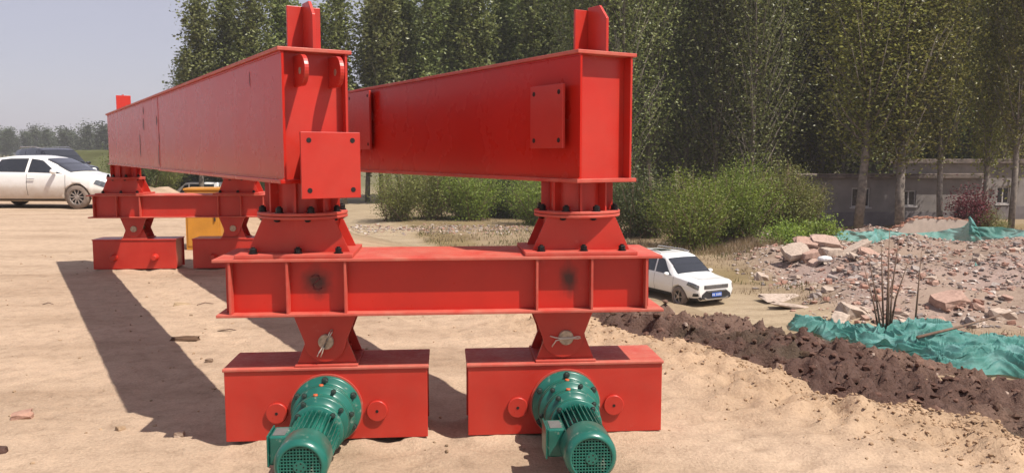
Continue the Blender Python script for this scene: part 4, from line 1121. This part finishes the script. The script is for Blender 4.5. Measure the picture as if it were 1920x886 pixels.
# ================================================================== VEHICLES
M_TYRE = mat('tyre_rubber', (0.045, 0.038, 0.032), 0.85, 0, 0.4, 8)
M_TYRED = mat('dusty_tyre', (0.20, 0.155, 0.125), 0.9, 0, 0.3, 8)
M_RIM = mat('alloy_rim', (0.42, 0.37, 0.33), 0.4, 0.6, 0.2, 10)
M_CARGLASS = mat('car_glass', (0.022, 0.025, 0.03), 0.06, 0, 0.1, 2, coat=0.5)
M_CHROME = mat('chrome_trim', (0.6, 0.6, 0.6), 0.2, 0.9, 0.1, 3)
M_TRIM = mat('black_plastic_trim', (0.022, 0.021, 0.021), 0.6, 0, 0.2, 5)
M_LAMP = mat('headlamp_lens', (0.15, 0.16, 0.17), 0.08, 0.3, 0.5, 14, coat=1.0)
M_BLUE = mat('blue_number_plate', (0.06, 0.14, 0.48), 0.4, 0, 0.1, 3)
M_WHITEMARK = mat('white_plate_characters', (0.75, 0.75, 0.75), 0.5)
def car_paint(name, col, dirt=0.0):
    m = bpy.data.materials.new(name); nt, b = nodes_of(m)
    tc = nt.nodes.new('ShaderNodeTexCoord'); sp = nt.nodes.new('ShaderNodeSeparateXYZ'); nt.links.new(tc.outputs['Object'], sp.inputs[0])
    n = noise_node(nt, 2.5, 6, .65)
    ad = nt.nodes.new('ShaderNodeMath'); ad.operation = 'MULTIPLY_ADD'; nt.links.new(n.outputs[0], ad.inputs[0]); ad.inputs[1].default_value = -.55; nt.links.new(sp.outputs['Z'], ad.inputs[2])
    r = ramp(nt, ad.outputs[0], [(.0, (dirt,) * 3), (.52, (0, 0, 0))])
    c = mixc(nt, col, (0.42, 0.30, 0.19), r.outputs[0])
    nt.links.new(c, b.inputs['Base Color']); b.inputs['Roughness'].default_value = .28; b.inputs['Coat Weight'].default_value = .7; b.inputs['Coat Roughness'].default_value = .08
    return m
class CarShell:
    """lofted body: stations along x (forward), half sections; S(x, v) gives the surface"""
    V = 7
    def __init__(self, stations, nx=64, smooth=2):
        st = np.array(stations, float)     # x, w_low, z_bot, w_mid, w_belt, z_belt, w_roof, z_top
        xs = np.linspace(st[0, 0], st[-1, 0], nx)
        xs = np.unique(np.concatenate([xs, st[:, 0]]))
        A = np.stack([np.interp(xs, st[:, 0], st[:, k]) for k in range(st.shape[1])], 1)
        for _ in range(smooth):
            B = A.copy(); B[1:-1, 1:] = .25 * A[:-2, 1:] + .5 * A[1:-1, 1:] + .25 * A[2:, 1:]; A = B
        self.xs = xs; sec = []
        for (x, wl, zb, wm, wb, zbelt, wr, zt) in A:
            ctl = [(0, zb), (wl * .8, zb), (wl, zb + .10), (wm, zb + (zbelt - zb) * .55), (wb, zbelt), (wr, zt - .055 * min(1, (zt - zbelt) / .2 + .2)), (wr * .72, zt - .012), (0, zt)]
            sec.append(ctl)
        self.sec = np.array(sec)           # nx, 8, 2
        # refine each half section with Catmull-Rom, sharper at the sill and the belt
        vs = np.linspace(0, 7, 43); self.vs = vs
        out_ = []
        for v in vs:
            i = min(int(v), 6); t = v - i
            p1 = self.sec[:, i]; p2 = self.sec[:, i + 1]; p0 = self.sec[:, max(i - 1, 0)]; p3 = self.sec[:, min(i + 2, 7)]
            if i == 6: p3 = p2 * np.array([1, 1]) + (p2 - p1) * np.array([1, 0])
            tn = .55
            m1 = (p2 - p0) * .5 * tn; m2 = (p3 - p1) * .5 * tn
            if i == 0: m1 = p2 - p1
            h = (2 * t ** 3 - 3 * t ** 2 + 1) * p1 + (t ** 3 - 2 * t ** 2 + t) * m1 + (-2 * t ** 3 + 3 * t ** 2) * p2 + (t ** 3 - t ** 2) * m2
            out_.append(h)
        self.half = np.stack(out_, 1)      # nx, nv, 2
    def S(self, x, v):
        i = np.clip(np.searchsorted(self.xs, x) - 1, 0, len(self.xs) - 2); f = (x - self.xs[i]) / (self.xs[i + 1] - self.xs[i])
        j = np.clip(np.searchsorted(self.vs, v) - 1, 0, len(self.vs) - 2); g = (v - self.vs[j]) / (self.vs[j + 1] - self.vs[j])
        H = self.half
        p = (H[i, j] * (1 - f) * (1 - g) + H[i + 1, j] * f * (1 - g) + H[i, j + 1] * (1 - f) * g + H[i + 1, j + 1] * f * g)
        return np.array([x, p[0], p[1]])
    def body(self, name, m, parent, arches, r):
        nx, nv = self.half.shape[:2]
        full = np.concatenate([self.half * [-1, 1], self.half[:, -2:0:-1]], 1)   # ring, closed
        k = full.shape[1]
        b = MB(); vsx = []
        for i in range(nx):
            for j in range(k): vsx.append((self.xs[i], full[i, j, 0], full[i, j, 1]))
        fs = [(i * k + j, i * k + (j + 1) % k, (i + 1) * k + (j + 1) % k, (i + 1) * k + j) for i in range(nx - 1) for j in range(k)]
        b.add(vsx, fs, True); b.f.append(tuple(range(k))); b.smooth.append(False); b.f.append(tuple((nx - 1) * k + j for j in range(k))); b.smooth.append(False)
        o = b.build(name, m, None)
        for (ax_, az_) in arches:
            c = MB().lathe([(r, -1.4), (r, 1.4)], 36, 'y', M=Matrix.Translation((ax_, 0, az_))).build('arch_cutter', m)
            md = o.modifiers.new('b', 'BOOLEAN'); md.operation = 'DIFFERENCE'; md.object = c; md.solver = 'EXACT'
        dg = bpy.context.evaluated_depsgraph_get(); me2 = bpy.data.meshes.new_from_object(o.evaluated_get(dg))
        for md in list(o.modifiers): 
            cu = md.object; o.modifiers.remove(md); bpy.data.objects.remove(cu)
        o.data = me2; o.parent = parent
        return o
    def patch(self, name, m, parent, corners, side=1, off=.006, nu=12, nv=6):
        """corners: (x,v) at bottom-rear, bottom-front, top-front, top-rear; panel follows the body, set proud"""
        (a, b, c, d) = [np.array(q, float) for q in corners]
        P = np.zeros((nv, nu, 3))
        for j in range(nv):
            for i in range(nu):
                f, g = i / (nu - 1), j / (nv - 1)
                q = (a * (1 - f) + b * f) * (1 - g) + (d * (1 - f) + c * f) * g
                p = self.S(q[0], q[1]); e = .01
                tx = self.S(min(q[0] + e, self.xs[-1]), q[1]) - self.S(max(q[0] - e, self.xs[0]), q[1]); tv = self.S(q[0], min(q[1] + e, 7)) - self.S(q[0], max(q[1] - e, 0))
                nrm = np.cross(tx, tv); nrm /= np.linalg.norm(nrm) + 1e-9
                if nrm[1] < 0 and abs(nrm[1]) > .3: nrm = -nrm
                if abs(nrm[1]) <= .3 and nrm[2] < 0: nrm = -nrm
                p = p + nrm * off; P[j, i] = (p[0], p[1] * side, p[2])
        me = grid_mesh(name, P[..., 0], P[..., 1], P[..., 2]); me.materials.append(m)
        o = link(bpy.data.objects.new(name, me), parent)
        return o
    def cross_patch(self, name, m, parent, x0, x1, v0, off=.022, nu=26, nv=18):
        """panel across the car (windscreen, sunroof) from v0 on one side to v0 on the other"""
        P = np.zeros((nv, nu, 3))
        for j in range(nv):
            for i in range(nu):
                f = i / (nu - 1); g = j / (nv - 1) * 2 - 1
                x = x0 + (x1 - x0) * f; v = 7 - abs(g) * (7 - v0)
                p = self.S(x, v); e = .02
                tx = self.S(min(x + e, self.xs[-1]), v) - self.S(max(x - e, self.xs[0]), v)
                nrm = np.array([-tx[2], 0, tx[0]]); nrm /= np.linalg.norm(nrm) + 1e-9
                p = p + nrm * off; P[j, i] = (p[0], p[1] * (1 if g >= 0 else -1), p[2])
        me = grid_mesh(name, P[..., 0], P[..., 1], P[..., 2]); me.materials.append(m)
        return link(bpy.data.objects.new(name, me), parent)
def wheel(parent, x, y, r, w, tyre, spokes=10, side=1):
    M = Matrix.Translation((x, y, r))
    h = w / 2
    t = MB().lathe([(r * .66, -h), (r * .92, -h * .98), (r, -h * .7), (r, h * .7), (r * .92, h * .98), (r * .66, h), (r * .64, 0), (r * .66, -h)], 36, 'y', M=M, close=False).build('wheel', tyre, parent)
    g = MB().lathe([(r * .655, side * h * .5), (r * .64, side * h * .85), (r * .60, side * h * .75), (r * .60, side * h * .2)], 32, 'y', M=M, close=False)
    for k in range(spokes):
        g.box(r * .12, r * .62, side * h * .45, side * h * .78, -r * .045, r * .045, M=M @ Matrix.Rotation(2 * math.pi * k / spokes, 4, 'Y'))
    g.lathe([(r * .16, side * h * .4), (r * .16, side * h * .85)], 16, 'y', M=M)
    g.build('rim', M_RIM, t)
    MB().lathe([(r * .62, -h * .3), (r * .62, side * h * .05)], 24, 'y', M=M).build('brake_disc', M_TRIM, t)
    return t
def mirror(parent, m, x, y, z, side):
    b = MB().lathe([(.02, -.10), (.07, -.085), (.085, -.03), (.085, .03), (.065, .085), (.02, .10)], 14, 'y', M=Matrix.Translation((x, y + side * .10, z)) @ Matrix.Diagonal((.75, 1, .85, 1)))
    o = b.build('door_mirror', m, parent)
    return o

# ---- white sedan, side on, at the left
M_WHITE = car_paint('dusty_white_paint', (0.78, 0.77, 0.74), .75)
SED = CarShell([(-2.30, .70, .34, .74, .70, .80, .55, .95), (-2.2, .78, .26, .84, .80, .92, .62, 1.04), (-1.75, .82, .20, .90, .86, .97, .64, 1.12), (-1.15, .83, .19, .91, .87, .97, .60, 1.38), (-.6, .84, .19, .915, .88, .965, .60, 1.455), (0.0, .84, .19, .915, .88, .955, .61, 1.46),
                (.35, .84, .19, .915, .88, .95, .62, 1.40), (.75, .84, .19, .915, .88, .945, .66, 1.22), (1.15, .84, .19, .91, .88, .94, .74, 1.00), (1.30, .84, .19, .91, .87, .90, .76, .965), (1.8, .83, .20, .90, .84, .83, .72, .89), (2.15, .76, .20, .84, .77, .74, .62, .81), (2.30, .62, .24, .70, .66, .66, .52, .72), (2.36, .50, .28, .60, .55, .60, .42, .65)], 60, 2)
sp = at_z(152, 391, 0)
sed = empty('white_sedan', (sp.x - 1.38, sp.y + .85, 0), R(-3), 'dusty white sedan parked side-on at the left edge', 'car')
SED.body('body', M_WHITE, sed, [(1.38, .32), (-1.35, .32)], .375)
for sx in (1.38, -1.35):
    for sy in (-1, 1): wheel(sed, sx, sy * .80, .325, .20, M_TYRED, 10, sy)
MB().box(-1.75, 1.75, -.62, .62, .25, .6).build('underbody', M_TRIM, sed)
for s in (-1, 1):
    SED.patch('side_window', M_CARGLASS, sed, ((.03, 4.12), (1.02, 4.12), (.36, 4.86), (.03, 4.86)), s)
    SED.patch('side_window', M_CARGLASS, sed, ((-.95, 4.12), (-.05, 4.12), (-.05, 4.86), (-.85, 4.86)), s)
    SED.patch('quarter_window', M_CARGLASS, sed, ((-1.5, 4.12), (-1.05, 4.12), (-.95, 4.82), (-1.1, 4.6)), s)
    for x in (.0, 1.08, -1.0): SED.patch('door_seam', M_TRIM, sed, ((x, 2.3), (x + .010, 2.3), (x + .010, 4.0), (x, 4.0)), s, .003, 2, 10)
    SED.patch('sill_trim', M_TRIM, sed, ((-.95, 1.5), (1.0, 1.5), (1.0, 1.85), (-.95, 1.85)), s, .004)
    SED.patch('headlamp', M_LAMP, sed, ((1.86, 3.5), (2.2, 3.3), (2.2, 3.85), (1.92, 3.95)), s, .006)
    for x in (-.02, -1.0):
        MB().box(x + .06, x + .26, s * .925, s * .945, .80, .825).build('door_handle', M_CHROME, sed, .005)
    mirror(sed, M_WHITE, .83, s * .90, 1.02, s)
SED.cross_patch('windscreen', M_CARGLASS, sed, .42, 1.14, 5.25)
# ---- black SUV behind it
M_BLACKCAR = car_paint('black_paint', (0.010, 0.011, 0.016), .3)
SUVST = [(-2.30, .70, .45, .78, .76, .95, .62, 1.55), (-2.2, .80, .34, .88, .84, 1.02, .66, 1.66), (-1.7, .84, .28, .92, .88, 1.06, .68, 1.72), (-.6, .85, .27, .93, .89, 1.05, .68, 1.76), (.1, .85, .27, .93, .89, 1.04, .68, 1.74), (.45, .85, .27, .93, .89, 1.035, .68, 1.66),
         (.85, .85, .27, .93, .89, 1.03, .72, 1.40), (1.2, .85, .27, .925, .89, 1.02, .78, 1.13), (1.32, .85, .27, .92, .88, 1.0, .80, 1.09), (1.85, .84, .28, .91, .86, .95, .76, 1.02), (2.15, .80, .28, .88, .83, .93, .72, 1.00), (2.30, .74, .30, .82, .77, .89, .66, .95), (2.36, .66, .34, .74, .69, .84, .58, .90)]
SUV = CarShell(SUVST, 60, 2)
def make_suv(name, loc, rz, paint, label, tyre, zscale=1.0):
    t = empty(name, loc, rz, label, 'car')
    t.scale = (zscale,) * 3
    SUV.body('body', paint, t, [(1.42, .36), (-1.38, .36)], .41)
    for sx in (1.42, -1.38):
        for sy in (-1, 1): wheel(t, sx, sy * .82, .355, .23, tyre, 5, sy)
    MB().box(-1.8, 1.8, -.62, .62, .30, .7).build('underbody', M_TRIM, t)
    for s in (-1, 1):
        SUV.patch('side_window', M_CARGLASS, t, ((.08, 4.12), (1.05, 4.12), (.42, 4.86), (.08, 4.86)), s)
        SUV.patch('side_window', M_CARGLASS, t, ((-.95, 4.12), (0, 4.12), (0, 4.86), (-.95, 4.86)), s)
        SUV.patch('quarter_window', M_CARGLASS, t, ((-1.95, 4.2), (-1.05, 4.12), (-1.05, 4.86), (-1.8, 4.8)), s)
        for x in (.04, 1.12, -1.0): SUV.patch('door_seam', M_TRIM, t, ((x, 2.3), (x + .012, 2.3), (x + .012, 4.0), (x, 4.0)), s, .003, 2, 10)
        SUV.patch('sill_trim', M_TRIM, t, ((-.93, 1.4), (1.0, 1.4), (1.0, 2.3), (-.93, 2.3)), s, .006)
        SUV.patch('headlamp', M_LAMP, t, ((1.84, 3.55), (2.33, 3.30), (2.33, 3.85), (1.90, 3.98)), s, .010)
        SUV.patch('fog_lamp_trim', M_TRIM, t, ((2.10, 2.35), (2.32, 2.35), (2.32, 2.75), (2.16, 2.7)), s, .008)
        SUV.patch('bumper_cladding', M_TRIM, t, ((1.86, 1.3), (2.35, 1.3), (2.35, 2.15), (1.90, 2.0)), s, .008)
        mirror(t, paint, .88, s * .92, 1.10, s)
        MB().tube([(-1.8, s * .66, 1.735), (-1.7, s * .66, 1.79), (-.3, s * .66, 1.80), (.1, s * .66, 1.75)], .018, 6).build('roof_rail', M_CHROME, t)
    SUV.cross_patch('windscreen', M_CARGLASS, t, .52, 1.19, 5.2)
    SUV.cross_patch('sunroof', M_CARGLASS, t, -1.0, -.4, 6.5)
    # front end
    MB().box(2.352, 2.374, -.54, .54, .715, .845).build('grille', M_TRIM, t, .01)
    for z in (.74, .78, .82): MB().box(2.368, 2.386, -.51, .51, z - .008, z + .008).build('grille_bar', M_CHROME, t, .004)
    MB().prism([(-.66, .36), (.66, .36), (.64, .52), (.44, .655), (-.44, .655), (-.64, .52)], 2.352, 2.378, 'x').build('lower_bumper', M_TRIM, t, .01)
    MB().prism([(-.46, .335), (.46, .335), (.56, .42), (.48, .42), (.40, .375), (-.40, .375), (-.48, .42), (-.56, .42)], 2.379, 2.398, 'x').build('skid_plate', M_CHROME, t, .005)
    MB().box(2.379, 2.395, -.40, .40, .615, .635).build('bumper_strip', M_CHROME, t, .005)
    pl = MB().box(2.399, 2.409, -.22, .22, .44, .58).build('number_plate', M_BLUE, t, .003)
    g = MB(); 
    for k in range(7):
        if k == 2: continue
        y = -.18 + k * .06
        MB().box(2.4095, 2.411, y - .017, y + .008, .475, .55).build('plate_character', M_WHITEMARK, pl)
    SUV.cross_patch('bonnet_crease', paint, t, 1.4, 2.1, 6.3, .010)
    return t
bp = at_y(105, 345, 36.0)
make_suv('black_suv', (bp.x, 36.0, 0.0), R(-38), M_BLACKCAR, 'black SUV parked behind the white sedan', M_TYRE)
M_WHITE2 = car_paint('white_paint', (0.80, 0.80, 0.79), .35)
vp = at_y(1296, 560, 26.2)
make_suv('white_suv', (5.28, 26.85, LOW - .12), R(-62), M_WHITE2, 'white SUV facing the camera on the lower ground beyond the soil', M_TYRED, .875)
# ---- white van far behind the yellow cabinet
VAN = CarShell([(-2.3, .78, .40, .84, .82, 1.05, .70, 1.95), (-2.2, .82, .32, .88, .86, 1.08, .74, 2.05), (.4, .83, .30, .89, .87, 1.08, .74, 2.06), (.9, .83, .30, .89, .87, 1.07, .74, 1.98), (1.75, .83, .30, .88, .86, 1.05, .78, 1.30), (2.0, .82, .30, .86, .84, 1.0, .76, 1.15), (2.25, .76, .32, .80, .78, .85, .68, .95), (2.33, .66, .36, .70, .68, .72, .60, .80)], 50, 2)
vx = at_y(372, 340, 75.0)
van = empty('white_van', (vx.x, 75.0, vx.z - 2.1), R(172), 'white van glimpsed far off behind the yellow cabinet', 'van')
VAN.body('body', M_WHITE2, van, [(1.45, .34), (-1.4, .34)], .37)
for sx in (1.45, -1.4):
    for sy in (-1, 1): wheel(van, sx, sy * .78, .325, .2, M_TYRE, 5, sy)
for s in (-1, 1):
    VAN.patch('side_window', M_CARGLASS, van, ((.55, 4.12), (1.5, 4.12), (.95, 4.8), (.55, 4.8)), s)
    VAN.patch('side_window', M_CARGLASS, van, ((-.6, 4.2), (.4, 4.2), (.4, 4.8), (-.6, 4.8)), s)
    VAN.patch('side_window', M_CARGLASS, van, ((-1.9, 4.2), (-.75, 4.2), (-.75, 4.8), (-1.9, 4.8)), s)
VAN.cross_patch('windscreen', M_CARGLASS, van, .98, 1.72, 5.2)

# ================================================================== SMALL THINGS ON THE SAND
M_YEL = mat('yellow_cabinet_paint', (0.52, 0.23, 0.03), 0.45, 0, 0.15, 4)
cp = at_z(383, 468, 0)
cab = empty('yellow_cabinet', (cp.x, cp.y, 0), R(8), 'yellow steel cabinet standing behind the far carriage', 'cabinet')
MB().box(-.265, .265, 0, .50, .0, .93).build('cabinet_body', M_YEL, cab, .006)
MB().box(-.285, .285, -.02, .52, .9305, .965).build('cabinet_lid', M_YEL, cab, .006)
MB().box(-.235, .235, -.012, -.0005, .06, .90).build('cabinet_door', M_YEL, cab, .004)
MB().box(.17, .19, -.035, -.0125, .45, .58).build('door_handle', M_TRIM, cab, .003)
for s in (-1, 1): MB().box(s * .24 - .03, s * .24 + .03, .02, .48, -.02, -.0005).build('foot_rail', M_TRIM, cab)
M_STONE = M_BRICK
def stone(name, px_, py_, sx, sy, sz, rz, col, label, cat, seed):
    p = at_z(px_, py_, 0.0); me = chunk_mesh(900 + seed, sx, sy, sz, col, rough=.10); me.name = name
    o = inst(name, me, None, (p.x, p.y, gz(p.x, p.y) + sz * .45), (random.uniform(-.15, .15), random.uniform(-.15, .15), rz)); tag(o, label, cat)
stone('brick_fragment', 40, 783, .055, .035, .022, .3, (0.42, .26, .2), 'broken pinkish brick on the sand at the far left', 'brick', 0)
stone('stone', 2, 850, .03, .022, .02, .3, (0.10, .06, .05), 'dark stone on the sand at the left picture edge', 'stone', 1)
stone('stone', 226, 806, .022, .018, .014, .9, (0.36, .26, .17), 'pale stone just off the end of the shadow', 'stone', 2)
stone('stone', 336, 818, .025, .02, .022, .2, (0.42, .33, .26), 'pale stone inside the tip of the girder shadow', 'stone', 3)
stone('mud_clump', 343, 570, .085, .05, .022, .2, (0.40, .30, .19), 'pale clump of mud left of the carriage girder', 'mud', 4)
stone('mud_clump', 346, 636, .11, .04, .016, .0, (0.12, .075, .05), 'dark clump of mud on the shadow edge', 'mud', 5)
stone('stone', 392, 676, .025, .02, .018, .0, (0.25, .18, .13), 'small stone left of the front bogie', 'stone', 6)
b0 = at_z(1450, 712, -.05); st_ = MB().box(-.11, .11, -.03, .03, -.012, .012).build('wood_scrap', M_STEM, None, .004)
st_.location = (b0.x + .12, b0.y + .25, bank_z(b0.x + .12, b0.y + .25) + .03); st_.rotation_euler = (.3, -.4, 1.2); tag(st_, 'short wooden scrap stuck in the dark soil', 'wood')
for k, (px_, py_, L_, a_) in enumerate(((385, 572, .16, .5), (430, 618, .20, .05), (90, 572, .1, .2))):
    p = at_z(px_, py_, 0); z_ = gz(p.x, p.y)
    o = MB().tube([(-L_ / 2, 0, .006), (0, .012, .02), (L_ / 2, 0, .006)], [.004, .005, .003], 5).build('twig', M_STEM); o.location = (p.x, p.y, z_); o.rotation_euler = (0, 0, a_)
    tag(o, ('pale twig left of the carriage girder end', 'dark twig below the left end of the carriage girder', 'small twig lying far left on the sand')[k], 'twig')

# ================================================================== HAZE
HAZE_D = 0.00048
hz = MB().box(-420, 420, -45, 420, -8, 34).build('haze', mat('unused_haze_slot', (1, 1, 1)))
hm = bpy.data.materials.new('pale_haze'); hm.use_nodes = True; nt = hm.node_tree; nt.nodes.clear()
pv = nt.nodes.new('ShaderNodeVolumePrincipled'); pv.inputs['Color'].default_value = (0.93, 0.92, 0.95, 1); pv.inputs['Density'].default_value = HAZE_D; pv.inputs['Anisotropy'].default_value = 0.0
o_ = nt.nodes.new('ShaderNodeOutputMaterial'); nt.links.new(pv.outputs[0], o_.inputs['Volume'])
hz.data.materials.clear(); hz.data.materials.append(hm)
tag(hz, 'thin pale haze in the air', 'haze', kind='stuff')
